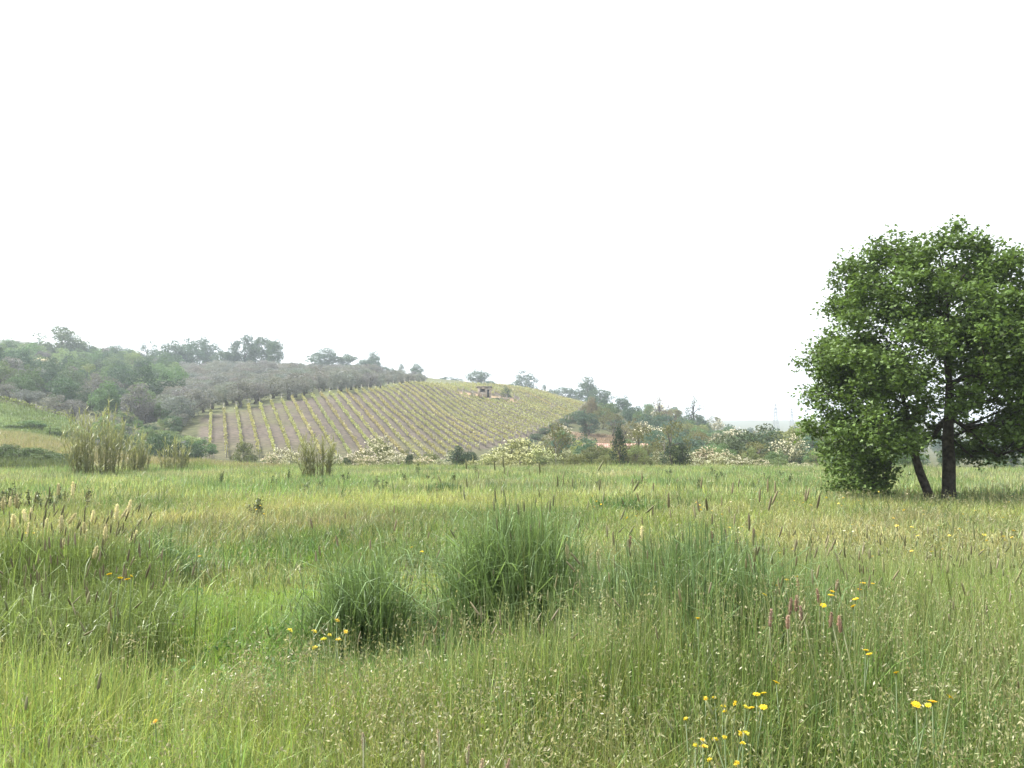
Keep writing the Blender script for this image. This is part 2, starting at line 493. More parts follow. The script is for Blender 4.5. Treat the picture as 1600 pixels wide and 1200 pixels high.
def diamonds(C, size, asp, d, g, tilt):
    n = len(C)
    d = d + g.normal(0, tilt, (n, 3)); d /= np.linalg.norm(d, axis=1)[:, None] + 1e-9
    e = g.normal(0, 1, (n, 3)); e -= d * np.sum(e * d, 1)[:, None]; e /= np.linalg.norm(e, axis=1)[:, None] + 1e-9
    s = (size * g.uniform(0.65, 1.35, n))[:, None]
    V = np.stack([C - d * s / 2, C + e * s * asp / 2, C + d * s / 2, C - e * s * asp / 2], 1).reshape(-1, 3)
    return V, [np.arange(n)[:, None] * 4 + [0, 1, 2, 3]]

# where the sward is tall, short, yellow, tan or blue-green  (px, picture row of the ground, half-widths)
def blob(x, y, cx, cy_, rx, ry):
    return np.exp(-(((x - cx) / rx) ** 2 + ((y - cy_) / ry) ** 2))
def gp(px, py):
    d = depth_for(py, 0.0); return px_x(px, d), d
TALL = [(40, 1010, 1.5, 1.4, 0.75), (830, 1050, 0.7, 0.5, 0.15), (1080, 1090, 1.1, 0.9, 0.6), (590, 1010, 0.5, 0.4, 0.1), (1450, 1120, 1.4, 1.5, 0.7), (1300, 1000, 1.6, 1.6, 0.5), (-40, 1180, 1.0, 0.8, 0.6), (650, 1180, 0.8, 0.5, 0.3), (1000, 1180, 0.8, 0.5, 0.45), (1560, 960, 1.8, 2.0, 0.35)]
SHORT = [(690, 1030, 0.5, 0.8, 0.3), (800, 1085, 0.6, 0.35, 0.35), (560, 1060, 0.5, 0.4, 0.2), (950, 1010, 0.4, 0.6, 0.2), (250, 960, 0.7, 0.9, 0.3), (380, 1050, 0.9, 1.0, 0.45), (420, 930, 1.4, 2.2, 0.5), (680, 930, 0.7, 1.2, 0.5), (330, 1200, 0.5, 0.6, 0.35), (200, 1080, 0.4, 0.5, 0.2)]
def height_map(x, y):
    h = 0.95 + 0.5 * (fbm(x / 2.2, y / 2.2, 41) - 0.5)
    for px, py, rx, ry, k in TALL:
        cx, c2 = gp(px, py); h = h + k * blob(x, y, cx, c2, rx, ry)
    for px, py, rx, ry, k in SHORT:
        cx, c2 = gp(px, py); h = h - k * blob(x, y, cx, c2, rx, ry)
    return np.clip(h, 0.35, 1.8)

C_GREEN = np.array([0.130, 0.198, 0.050]); C_YEL = np.array([0.225, 0.262, 0.078]); C_TAN = np.array([0.250, 0.205, 0.125])
C_BLUE = np.array([0.075, 0.140, 0.070]); C_DEEP = np.array([0.060, 0.125, 0.028])
def tint_map(x, y, g):
    n = len(x)
    a = fbm(x / 3.0 + 3, y / 3.0, 51)[:, None]; b_ = fbm(x / 9 + 8, y / 12, 52)[:, None]; c_ = fbm(x / 6 + 30, y / 5, 53)[:, None]
    t_ = C_GREEN + (C_YEL - C_GREEN) * np.clip(a * 2.2 - 0.55, 0, 1)
    t_ = t_ + (C_DEEP - t_) * np.clip((0.36 - b_) * 5, 0, 0.6)
    t_ = t_ + (C_TAN - t_) * np.clip((c_ - 0.60) * 5, 0, 0.35)
    # tan haze of ripe grass in the middle distance, left of centre
    for px, py, rx, ry, k in ((430, 805, 2.6, 2.0, 0.30), (560, 830, 2.4, 1.4, 0.18), (1560, 830, 3.0, 3.0, 0.25)):
        cx, c2 = gp(px, py); t_ = t_ + (C_TAN - t_) * (k * blob(x, y, cx, c2, rx, ry))[:, None]
    e_ = fbm(x / 2.3 + 70, y / 4.5 + 20, 57, 4)[:, None]
    t_ = t_ * (0.78 + 0.5 * np.clip((e_ - 0.3) * 2.2, 0, 1)) + np.array([0.03, 0.0, 0.012]) * np.clip((e_ - 0.55) * 4, 0, 1)
    for px, py, rx, ry, k in ((400, 960, 1.6, 2.0, 0.8), (680, 930, 0.8, 1.2, 0.9), (450, 1000, 1.0, 1.2, .6)):
        cx, c2 = gp(px, py); t_ = t_ + (C_YEL * [0.95, 1.08, 0.85] - t_) * (k * blob(x, y, cx, c2, rx, ry))[:, None]
    for px, py, rx, ry, k in ((830, 1030, 1.1, 1.3, 0.85), (590, 1000, 0.8, 0.9, 0.85), (1100, 1060, 1.1, 1.0, 0.8), (245, 900, 0.6, 0.8, 0.8), (80, 990, 1.0, 1.0, 0.4), (470, 1100, 0.4, 0.5, .5)):
        cx, c2 = gp(px, py); t_ = t_ + (C_BLUE - t_) * (k * blob(x, y, cx, c2, rx, ry))[:, None]
    k = g.uniform(0, 1, (n, 1))
    t_ = np.where(k < 0.24, t_ * 0.4 + np.array([0.085, 0.165, 0.065]) * 0.6, np.where(k > 0.9, t_ * 0.5 + np.array([0.27, 0.25, 0.13]) * 0.5, t_))
    return t_ * g.uniform(0.72, 1.25, (n, 1)) * (1 + g.normal(0, 0.06, (n, 3)))

def sector(n, r0, r1, half=50, g=rng):
    a = np.radians(g.uniform(-half, half, n)); r = np.sqrt(g.uniform(r0 ** 2, r1 ** 2, n))
    return r * np.sin(a), r * np.cos(a)

def spots(n, r0, r1, half, g, dens=None):
    x, y = sector(n, r0, r1, half, g)
    if dens is not None:
        k = g.uniform(0, 1, n) < dens(x, y); x, y = x[k], y[k]
    return x, y

def turf(f, nclump, per, r0, r1, sig, h, w, lean, lod, seed, half=52, dens=None, palette=None, hmin=0.6, hmax=1.3, droop=0.0, mul=1.0):
    g = np.random.default_rng(seed)
    x, y = spots(nclump, r0, r1, half, g, dens)
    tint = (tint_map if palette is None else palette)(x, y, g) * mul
    hm = height_map(x, y); caz = g.uniform(0, 2 * np.pi, len(x)); i = np.repeat(np.arange(len(x)), per); m = len(i)
    bx = x[i] + g.normal(0, sig, m); by = y[i] + g.normal(0, sig, m)
    hh = h * hm[i] * g.uniform(hmin, hmax, m)
    ln = lean * g.gamma(2.0, 0.5, m)
    az = caz[i] + g.normal(0, 1.1, m)
    base = np.stack([bx, by, ground(bx, by) - 0.02], -1)
    V, P = grow(base, hh, ln, az, w * g.uniform(0.6, 1.4, m), lod, g, droop)
    C = np.repeat(tint[i] * g.uniform(0.55, 1.45, (m, 1)), V.shape[1], 0)
    f.add(V.reshape(-1, 3), P, C)

def panicles(f, nclump, per, r0, r1, sig, h, w, seed, dens, palette, spike=20, size=0.014, spread=0.05, plen=0.16, lod=3, half=52):
    g = np.random.default_rng(seed)
    x, y = spots(nclump, r0, r1, half, g, dens)
    tint = palette(x, y, g); hm = height_map(x, y)
    i = np.repeat(np.arange(len(x)), per); m = len(i)
    bx = x[i] + g.normal(0, sig, m); by = y[i] + g.normal(0, sig, m)
    hh = h * (0.45 + 0.55 * hm[i]) * g.uniform(0.8, 1.2, m)
    base = np.stack([bx, by, ground(bx, by)], -1)
    V, P = grow(base, hh, 0.24 * g.gamma(2, 0.5, m), g.uniform(0, 6.28, m), np.full(m, w), lod, g)
    f.add(V.reshape(-1, 3), P, np.repeat(tint[i], V.shape[1], 0))
    tip = V[:, -1]; d = tip - (V[:, -2] + V[:, -3]) / 2; d /= np.linalg.norm(d, axis=1)[:, None] + 1e-9
    j = np.repeat(np.arange(m), spike); q = g.uniform(-1, 0.25, len(j))
    C = tip[j] + d[j] * (q * plen)[:, None] + g.normal(0, 1, (len(j), 3)) * (spread * 0.6 * (0.35 + 0.65 * (0.25 - q) / 1.25))[:, None]
    C[:, 2] -= np.abs(g.normal(0, 0.012, len(j)))
    V, P = diamonds(C, size, 0.34, d[j] * 0.6 + np.array([0, 0, 0.3]), g, 0.6)
    f.add(V, P, np.repeat(tint[i][j] * g.uniform(0.9, 1.5, (len(j), 1)), 4, 0))

def foxtails(f, nclump, per, r0, r1, sig, h, w, seed, dens, palette, hl=0.08, hr=0.007, half=52):
    g = np.random.default_rng(seed)
    x, y = spots(nclump, r0, r1, half, g, dens)
    tint = palette(x, y, g); hm = height_map(x, y)
    i = np.repeat(np.arange(len(x)), per); m = len(i)
    bx = x[i] + g.normal(0, sig, m); by = y[i] + g.normal(0, sig, m)
    hh = h * (0.4 + 0.6 * hm[i]) * g.uniform(0.75, 1.2, m)
    base = np.stack([bx, by, ground(bx, by)], -1)
    V, P = grow(base, hh, 0.2 * g.gamma(2, 0.5, m), g.uniform(0, 6.28, m), np.full(m, w), 3, g)
    f.add(V.reshape(-1, 3), P, np.repeat(tint[i] * [0.9, 1.15, 0.8], V.shape[1], 0))
    tip = V[:, -1]; d = tip - (V[:, -2] + V[:, -3]) / 2; d /= np.linalg.norm(d, axis=1)[:, None] + 1e-9
    u = np.cross(d, [0.3, 0.95, 0.1]); u /= np.linalg.norm(u, axis=1)[:, None]; v = np.cross(d, u)
    L = hl * g.uniform(0.6, 1.35, m); R = hr * g.uniform(0.75, 1.25, m)
    ring = []
    for tt, k in ((0, 0.3), (0.15, 0.95), (0.6, 0.9), (0.9, 0.5)):
        c = tip + d * ((tt - 0.15) * L)[:, None]
        for aa in range(5):
            an = aa * 2 * np.pi / 5 + tt
            ring.append(c + (u * math.cos(an) + v * math.sin(an)) * (R * k * g.uniform(0.85, 1.15, m))[:, None])
    ring.append(tip + d * (0.87 * L)[:, None])
    V = np.stack(ring, 1)
    o = np.arange(m)[:, None] * 21
    Q = [o + [r * 5 + k, r * 5 + (k + 1) % 5, r * 5 + 5 + (k + 1) % 5, r * 5 + 5 + k] for r in range(3) for k in range(5)]
    T = [o + [15 + k, 15 + (k + 1) % 5, 20] for k in range(5)]
    f.add(V.reshape(-1, 3), [np.concatenate(Q), np.concatenate(T)], np.repeat(tint[i] * g.uniform(0.75, 1.3, (m, 1)), 21, 0))

def herbs(f, n, per, r0, r1, h, size, seed, dens, palette, sig=0.07, half=52):
    g = np.random.default_rng(seed)
    x, y = spots(n, r0, r1, half, g, dens)
    tint = palette(x, y, g); i = np.repeat(np.arange(len(x)), per); m = len(i)
    bx = x[i] + g.normal(0, sig, m); by = y[i] + g.normal(0, sig, m)
    C = np.stack([bx, by, ground(bx, by) + h * g.uniform(0.05, 1, m)], -1)
    V, P = diamonds(C, size, 0.45, np.array([0, 0, 0.5]) + np.zeros((m, 3)), g, 0.8)
    f.add(V, P, np.repeat(tint[i] * g.uniform(0.7, 1.3, (m, 1)), 4, 0))

SW = lambda x, y: np.ones(len(x))
def d_pan(x, y):   # ripe seed grasses, densest on the right and in the front
    return np.clip(fbm(x / 1.1, y / 1.1, 61) * 3.2 - 1.25 + 0.2 * np.clip(x, -1, 1.2), 0.05, 0.95)
def d_fox(x, y):
    d = 0.05 + 0.25 * (fbm(x / 2 + 5, y / 2, 62) > 0.6)
    for px, py, rx, ry, k in TALL: cx, c2 = gp(px, py); d = d + 0.8 * blob(x, y, cx, c2, rx, ry)
    return np.clip(d, 0, 1)
def d_herb(x, y):
    return np.clip(fbm(x / 1.3 + 9, y / 1.3, 63) * 3 - 1.55, 0, 1)
def pal_pale(x, y, g):
    n = len(x); k = g.uniform(0, 1, (n, 1))
    return (np.array([0.190, 0.215, 0.10]) * (1 - k) + np.array([0.270, 0.245, 0.145]) * k) * g.uniform(0.8, 1.2, (n, 1))
def pal_fox(x, y, g):
    n = len(x); k = g.uniform(0, 1, (n, 1))
    return (np.array([0.23, 0.26, 0.12]) * (1 - k) + np.array([0.27, 0.235, 0.15]) * k) * g.uniform(0.8, 1.2, (n, 1))
def pal_herb(x, y, g):
    return np.array([0.095, 0.185, 0.050]) * g.uniform(0.75, 1.3, (len(x), 1))

f = Field()
turf(f, 2600, 24, 0.8, 4.6, 0.075, 0.40, 0.0049, 0.45, 3, 1, mul=np.array([1.25, 1.34, 1.25]))
turf(f, 5600, 19, 4.5, 9.2, 0.10, 0.37, 0.0072, 0.45, 2, 2, mul=np.array([1.25, 1.32, 1.25]))
def d_tall(x, y):
    d = 0.10 + 0.3 * (fbm(x / 1.4, y / 1.4, 66) > 0.56)
    for px, py, rx, ry, k in TALL: cx, c2 = gp(px, py); d = d + 1.1 * k * blob(x, y, cx, c2, rx * 1.1, ry * 1.1)
    for px, py, rx, ry, k in SHORT: cx, c2 = gp(px, py); d = d - 0.9 * k * blob(x, y, cx, c2, rx, ry)
    return np.clip(d, 0.02, 1)
def pal_stalk(x, y, g):
    k = g.uniform(0, 1, (len(x), 1)) ** 1.5
    t0 = tint_map(x, y, g)
    return t0 + (np.array([0.29, 0.265, 0.145]) - t0) * k * 0.8
turf(f, 2600, 11, 1.3, 5.2, 0.11, 0.50, 0.0036, 0.14, 3, 21, dens=d_tall, palette=pal_stalk, hmin=0.6, hmax=1.3, mul=np.array([1.2, 1.34, 1.25]))
turf(f, 4600, 9, 5.2, 10.5, 0.13, 0.46, 0.0052, 0.14, 2, 22, dens=d_tall, palette=pal_stalk, hmin=0.6, hmax=1.3, mul=np.array([1.2, 1.34, 1.25]))
f.build("meadow_grass", "fresh green blades of the near meadow sward")
f = Field()
panicles(f, 1600, 4, 1.0, 5.0, 0.08, 0.56, 0.0028, 3, d_pan, pal_pale, spike=18, size=0.017)
panicles(f, 2400, 4, 5.0, 10, 0.10, 0.54, 0.0038, 4, d_pan, pal_pale, spike=10, size=0.020)
f.build("panicle_grass", "pale loose seed heads of ripe grass in the near meadow")
f = Field()
foxtails(f, 900, 3, 2.0, 11, 0.10, 0.58, 0.0032, 5, d_fox, pal_fox, hl=0.065, hr=0.0055)
f.build("foxtail_grass", "thin stalks with narrow brownish spikes standing above the near sward")
f = Field()
herbs(f, 2000, 26, 0.8, 9, 0.25, 0.045, 6, d_herb, pal_herb)
f.build("meadow_weed", "low broad-leaved weeds between the near grass")
f = Field()
turf(f, 1100, 6, 1.0, 9, 0.10, 0.34, 0.0045, 1.5, 3, 7, palette=pal_pale, droop=0.1)
f.build("wispy_grass", "bent pale grass blades in the near meadow")
f = Field()
turf(f, 11000, 13, 9, 25, 0.17, 0.34, 0.0130, 0.55, 2, 8, half=44, mul=np.array([1.22, 1.20, 1.25]))
panicles(f, 2600, 4, 10, 25, 0.2, 0.50, 0.006, 9, d_pan, pal_pale, spike=7, size=0.032, lod=2, half=44)
foxtails(f, 500, 2, 11, 24, 0.2, 0.46, 0.006, 10, d_fox, pal_fox, hl=0.08, hr=0.007, half=44)
f.build("meadow_sward", "green and yellowish grass of the middle meadow")
f = Field()
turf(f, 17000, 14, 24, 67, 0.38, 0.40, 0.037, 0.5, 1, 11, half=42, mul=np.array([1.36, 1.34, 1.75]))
panicles(f, 2600, 4, 24, 67, 0.4, 0.46, 0.014, 12, d_pan, pal_pale, spike=4, size=0.07, lod=1, half=42)
turf(f, 1500, 12, 54, 68, 0.35, 0.55, 0.03, 0.35, 1, 13, half=42, dens=lambda x, y: np.clip(fbm(x / 3, y / 3, 67) * 3 - 1.1, 0, 1), hmin=0.5, hmax=1.7, mul=np.array([1.0, 1.05, 1.1]))
turf(f, 520, 26, 20, 62, 0.22, 0.52, 0.022, 0.4, 2, 14, half=40, dens=lambda x, y: np.clip(fbm(x / 5, y / 5, 68) * 2.5 - 0.9, 0, 1), palette=lambda x, y, g: np.array([0.085, 0.145, 0.05]) * g.uniform(.8, 1.4, (len(x), 1)))
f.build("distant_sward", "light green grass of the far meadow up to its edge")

# ------------------------------------------------------------------ tree kit
def unit_crown(seed, nb=34, leaves=95, zc=0.60, rz=0.40, rx=0.44, rb=(0.09, 0.16), leaf=0.036, asp=0.55, flat=0.75, shell=0.55, cone=0.0, zmin=0.0, shade=(0.72, 1.28)):
    """crown of height 1 and width about 1: leaf-sized faces gathered in clumps of different depth"""
    g = np.random.default_rng(seed); a = Acc(); cs = []
    tries = 0
    while len(cs) < nb and tries < 4000:
        tries += 1
        d = g.normal(0, 1, 3); d /= np.linalg.norm(d)
        q = g.uniform(shell, 1.0) ** 0.6
        c = np.array([d[0] * rx * q, d[1] * rx * q, zc + d[2] * rz * q])
        if cone:
            k = np.clip((c[2] - zmin) / (1 - zmin), 0, 1); c[:2] *= 1.25 * (1 - cone * k)
        if c[2] < zmin + 0.04: continue
        cs.append(c)
    for c in cs:
        r = g.uniform(*rb); n = int(leaves * (r / rb[1]) ** 1.5)
        d = g.normal(0, 1, (n, 3)); d /= np.linalg.norm(d, axis=1)[:, None]
        P = c + d * (r * g.uniform(0.45, 1.08, n) ** 0.5)[:, None] * np.array([1, 1, flat])
        P[:, 2] = np.maximum(P[:, 2], 0.005)
        k = g.uniform(0.86, 1.14)
        rhombs(a, P, leaf, g, asp, (shade[0] * k, shade[1] * k), updir=d * 0.25 + np.array([0, 0, 0.1]), tilt=0.9)
    return a, cs

def unit_trunk(seed, cs, r=0.028, top=0.62, limbs=7, lean=0.03):
    g = np.random.default_rng(seed); a = Acc()
    ks = [0, 0.3, 0.65, 1.0]
    off = np.cumsum(np.vstack([[0, 0], g.normal(0, lean, (3, 2))]), 0)
    axis = [np.array([off[i, 0], off[i, 1], -0.02 + top * k]) for i, k in enumerate(ks)]
    tube(a, axis, [r * 1.25, r, r * 0.8, r * 0.45], 6)
    for c in sorted(cs, key=lambda q: g.uniform())[:limbs]:
        i = g.integers(1, 3); s = axis[i] * 0.6 + axis[i + 1] * 0.4
        m_ = (s + c) / 2 + np.array([0, 0, 0.04])
        tube(a, [s, m_, c], [r * 0.5, r * 0.32, r * 0.12], 5)
    return a

KIT = {}
def kit(kind, variants, maker):
    KIT[kind] = []
    for v in range(variants):
        crown, trunk, extra = maker(v)
        KIT[kind].append((crown.mesh(kind + "_crown"), trunk.mesh(kind + "_trunk", smooth=True), extra.mesh(kind + "_blossom") if extra else None))
def mk(seed0, trunk=None, **kw):
    def f_(v):
        a, cs = unit_crown(seed0 + v, **kw)
        return a, unit_trunk(seed0 + v, cs, **(trunk or {})), None
    return f_
def mk_bloom(seed0, amount, size, **kw):
    def f_(v):
        a, cs = unit_crown(seed0 + v, **kw)
        g = np.random.default_rng(seed0 + v + 900); e = Acc()
        for c in cs:
            n = amount
            d = g.normal(0, 1, (n, 3)); d[:, 2] = np.abs(d[:, 2]) * 1.1 + 0.1; d[:, 1] -= 0.2
            d /= np.linalg.norm(d, axis=1)[:, None]
            P = c + d * kw.get('rb', (0.1, 0.16))[1] * g.uniform(0.75, 1.2, (n, 1))
            P = P[np.maximum(P[:, 2], 0.02) == P[:, 2]]
            if len(P): rhombs(e, P, size, g, 0.75, (0.8, 1.15), updir=np.array([0, 0, 0.6]), tilt=0.7)
        return a, unit_trunk(seed0 + v, cs, r=0.02, limbs=6), e
    return f_

kit('round', 5, mk(300, trunk=dict(top=0.5), nb=52, leaves=150, zc=0.52, rz=0.46, shell=0.25, leaf=0.042, zmin=0.06))
kit('tall', 3, mk(320, trunk=dict(top=0.5), nb=46, leaves=140, shell=0.3, leaf=0.042, rx=0.40, rz=0.44, zc=0.56, zmin=0.08))
kit('open', 4, mk(340, trunk=dict(r=0.026, top=0.7, limbs=12), nb=32, leaves=100, rb=(0.08, 0.14), shell=0.5, zmin=0.12, leaf=0.040))
kit('olive', 5, mk(360, trunk=dict(r=0.05, top=0.5, limbs=6, lean=0.05), nb=40, leaves=130, rx=0.46, rz=0.42, zc=0.54, rb=(0.10, 0.18), leaf=0.05, asp=0.4, zmin=0.06, shell=0.35))
kit('bush', 6, mk(380, trunk=dict(r=0.02, limbs=8), nb=42, leaves=140, shell=0.35, rx=0.44, rz=0.50, zc=0.46, rb=(0.10, 0.17), leaf=0.045, zmin=0.0))
kit('cone', 3, mk(400, trunk=dict(r=0.03, top=0.8), nb=60, leaves=80, rx=0.36, rz=0.50, zc=0.5, rb=(0.07, 0.13), leaf=0.036, cone=0.72, flat=1.1, shade=(0.7, 1.2)))
kit('twiggy', 3, mk(420, trunk=dict(r=0.03, top=0.75, limbs=20), nb=34, leaves=46, rb=(0.08, 0.15), leaf=0.034, shell=0.55, zmin=0.2))
kit('bloom', 6, mk_bloom(440, 15, 0.055, nb=34, leaves=110, rx=0.46, rz=0.52, zc=0.42, rb=(0.06, 0.16), leaf=0.05, shell=0.25))
kit('pale_bloom', 3, mk_bloom(460, 14, 0.045, nb=36, leaves=85, rz=0.42, zc=0.56, leaf=0.04))

def plant_at(kind, name, x, y, h, w, colour, label, group=None, cat="tree", bark=None, bloom=(0.72, 0.68, 0.50), variant=None, z=None):
    crown, trunk, extra = KIT[kind][random.randrange(len(KIT[kind])) if variant is None else variant]
    e = empty(name, (x, y, gz(x, y) - 0.05 if z is None else z), label, cat, group)
    e.scale = (w, w * random.uniform(0.9, 1.1), h)
    e.rotation_euler.z = random.uniform(0, 6.28)
    o = link("crown", crown, M_LEAF, e); o.color = (*colour, 1)
    link("trunk", trunk, bark or M_BARK_PALE, e)
    if extra:
        q = link("blossom", extra, M_BLOSSOM, e); q.color = (*bloom, 1)
    return e

def plant(kind, name, px, py_top, wpx, depth, colour, label, group=None, cat="tree", **kw):
    x = px_x(px, depth); g0 = gz(x, depth)
    h = px_point(px, py_top, depth)[2] - g0
    return plant_at(kind, name, x, depth, max(h, 0.4), wpx * depth / F_PX, colour, label, group, cat, **kw)

def jit(c, k=0.15):
    m_ = random.uniform(1 - k, 1 + k)
    return tuple(np.clip(np.array(c) * m_ * np.array([random.uniform(0.93, 1.07) for _ in range(3)]), 0.004, 0.9))

G_DARK, G_MID, G_LIGHT, G_YEL = (0.055, 0.100, 0.048), (0.105, 0.175, 0.070), (0.155, 0.225, 0.085), (0.215, 0.245, 0.090)
G_OLIVE, G_GREY, G_TEAL, G_BROWN = (0.176, 0.188, 0.176), (0.152, 0.160, 0.156), (0.068, 0.118, 0.074), (0.18, 0.155, 0.090)

class Spread:
    """keeps random plants a minimum distance apart"""
    def __init__(s): s.p = []
    def ok(s, x, y, d):
        for a, b_ in s.p:
            if (a - x) ** 2 + (b_ - y) ** 2 < d * d: return False
        s.p.append((x, y)); return True

# ------------------------------------------------------------------ the vineyard
U = np.array([-0.343, 0.939]); N = np.array([0.939, 0.343])
def vine_mesh(pts, rel, g):
    fo, st = Acc(), Acc()
    L = np.concatenate([[0], np.cumsum(np.linalg.norm(np.diff(pts, axis=0), axis=1))])
    tot = L[-1]
    n = int(tot * 21)
    s_ = g.uniform(0, tot, n)
    vig = 0.35 + 0.65 * (vnoise(s_ / 1.3, np.full(n, rel[0]), 7) > 0.22)
    keep = g.uniform(0, 1, n) < vig; s_ = s_[keep]; n = len(s_)
    C = np.stack([np.interp(s_, L, pts[:, k]) for k in range(3)], -1)
    C[:, 2] += 0.8 + g.normal(0, 0.2, n).clip(-0.25, 0.6)
    C[:, 0] += g.normal(0, 0.09, n); C[:, 1] += g.normal(0, 0.09, n)
    rhombs(fo, C - rel, 0.30, g, 0.8, (0.75, 1.3), updir=np.array([0, 0, 0.5]), tilt=0.9)
    m = int(tot / 1.1)
    for q in range(m):
        q_ = (q + 0.5) * tot / m
        b_ = np.array([np.interp(q_, L, pts[:, k]) for k in range(3)]) - rel
        tube(st, [b_ - [0, 0, 0.1], b_ + [g.normal(0, .05), g.normal(0, .05), 0.75]], [0.035, 0.025], 4, cap=False)
    return fo.mesh("vine_foliage"), st.mesh("vine_stem")
a = Acc(); tube(a, [(0, 0, -0.2), (0, 0, 1.5)], [0.045, 0.04], 5); POST = a.mesh("post")
a = Acc(); tube(a, [(0, 0, -0.2), (0, 0.22, 1.85)], [0.055, 0.05], 5); tube(a, [(0, -1.0, -0.1), (0, 0.16, 1.4)], [0.05, 0.045], 5); box(a, (0, 0.20, 1.7), (0.5, 0.06, 0.06)); END = a.mesh("end_post")
def vine_row(pts, label, group, colour=(0.30, 0.30, 0.125), step=13.0):
    rel = pts[0].copy()
    e = empty("vine_row", rel, label, "vine row", group)
    fo, st = vine_mesh(pts, rel, np.random.default_rng(int(abs(rel[0] * 1000)) + 5))
    o = link("foliage", fo, M_LEAF, e); o.color = (*jit(colour, 0.10), 1); o["kind"] = "stuff"
    q = link("stem", st, M_BARK_PALE, e); q["kind"] = "stuff"
    d = pts[-1] - pts[0]; rz = math.atan2(d[1], d[0]) - math.pi / 2
    k = max(2, int(np.linalg.norm(d[:2]) / step) + 1)
    for i in range(k):
        j = int(round(i * (len(pts) - 1) / (k - 1)))
        po = link("end_post" if i in (0, k - 1) else "post", END if i in (0, k - 1) else POST, M_POST, e, pts[j] - rel)
        po.rotation_euler = (random.gauss(0, 0.02), random.gauss(0, 0.02), rz + (math.pi if i == 0 else 0))
t_ = np.arange(60, 320, 0.5)
c = -2.2
while c < 112:
    x = c * N[0] + t_ * U[0]; y = c * N[1] + t_ * U[1]
    ins = in_poly(x, y, VINE) & (np.hypot((x - HUT[0] - 1.0) / 8.5, (y - HUT[1]) / 5.5) > 1)
    idx = np.where(ins)[0]
    if len(idx):
        for seg in np.split(idx, np.where(np.diff(idx) > 1)[0] + 1):
            if len(seg) < 12: continue
            pts = np.stack([x[seg], y[seg], ground(x[seg], y[seg])], -1)
            vine_row(pts, ("row of staked vines cut short at the stone hut" if len(idx) - len(seg) > 8 else "short row of staked vines at the end of the slope" if len(seg) < 70 else "row of vines climbing the brown slope to the olive grove" if c < 45 else "row of vines running below the stone hut" if c < 78 else "row of vines ending at the dark hedge"), "vine rows on the vineyard slope")
    c += 2.2
# a short row along the crest of the green bank at the left
pp = np.linspace(0, 1, 60); xx = px_x(-60, 127) + pp * (px_x(118, 121) - px_x(-60, 127)); yy = 127 - 6 * pp
for px, d, h in [(random.uniform(-420, -70), random.uniform(100, 128), random.uniform(1.4, 2.8)) for _ in range(30)]:
    plant_at('bush', "bank_shrub", px_x(px, d), d, h, h * 1.3, jit(G_LIGHT), "green shrub on the bank between the dry grass and the wood", "shrubs on the left bank", "shrub")
vine_row(np.stack([xx, yy, ground(xx, yy)], -1), "short row of yellowish vines along the crest of the green bank", None, (0.20, 0.21, 0.07), 7)

# stone hut in the vineyard
hx, hy = HUT[0], HUT[1]; hz = gz(hx, hy)
e = empty("stone_hut", (hx, hy, hz), "small stone hut with dark flat roof standing in the vineyard", "hut")
a = Acc(); Wd, Dp, Hh = 3.6, 3.0, 2.6
box(a, (-1.45, -Dp / 2, Hh / 2), (0.7, 0.3, Hh)); box(a, (-0.2, -Dp / 2, Hh / 2 - 0.6), (1.8, 0.3, Hh - 1.2)); box(a, (-0.2, -Dp / 2, Hh - 0.2), (1.8, 0.3, 0.4)); box(a, (0.45, -Dp / 2, Hh - 0.8), (0.5, 0.3, 0.8))
box(a, (1.6, -Dp / 2, Hh / 2), (0.4, 0.3, Hh)); box(a, (1.05, -Dp / 2, Hh - 0.25), (0.7, 0.3, 0.5))
box(a, (-1.65, 0, Hh / 2), (0.3, Dp - 0.3, Hh)); box(a, (1.65, 0, Hh / 2), (0.3, Dp - 0.3, Hh)); box(a, (0, Dp / 2, Hh / 2), (Wd, 0.3, Hh))
link("wall", a.mesh("hut_wall"), M_STONE, e)
a = Acc(); box(a, (0, 0, Hh + 0.12), (4.3, 3.6, 0.2)); box(a, (0, 0, Hh + 0.28), (4.2, 3.5, 0.1)); link("roof", a.mesh("hut_roof"), M_ROOF_DARK, e)
a = Acc(); box(a, (1.05, -Dp / 2 + 0.05, 1.0), (0.68, 0.06, 2.0)); dd = link("door", a.mesh("hut_door"), M_DARKHOLE, e)
a = Acc(); box(a, (0.68, -Dp / 2 - 0.17, 1.05), (0.10, 0.06, 2.1)); box(a, (1.42, -Dp / 2 - 0.17, 1.05), (0.10, 0.06, 2.1)); box(a, (1.05, -Dp / 2 - 0.17, 2.15), (0.84, 0.06, 0.10)); link("frame", a.mesh("hut_frame"), M_PLASTER, dd)
a = Acc(); box(a, (-0.65, -Dp / 2 + 0.05, 1.8), (0.85, 0.06, 0.75)); link("window", a.mesh("hut_window"), M_DARKHOLE, e)
e = empty("retaining_wall", (hx + 1.4, hy - 4.4, gz(hx + 1.4, hy - 4.4)), "low rubble retaining wall below the stone hut", "wall")
g = np.random.default_rng(5)
for i in range(26):
    for j in range(2):
        a = Acc(); s = (0.42 * g.uniform(0.85, 1.1), 0.4, 0.36 * g.uniform(0.85, 1.1)); box(a, (0, 0, 0), s)
        o = link("stone", a.mesh("stone"), M_STONE, e, (-5.6 + i * 0.44 + j * 0.2, g.normal(0, 0.03), 0.16 + j * 0.37))
        o.rotation_euler = (g.normal(0, .04), g.normal(0, .04), g.normal(0, .08))
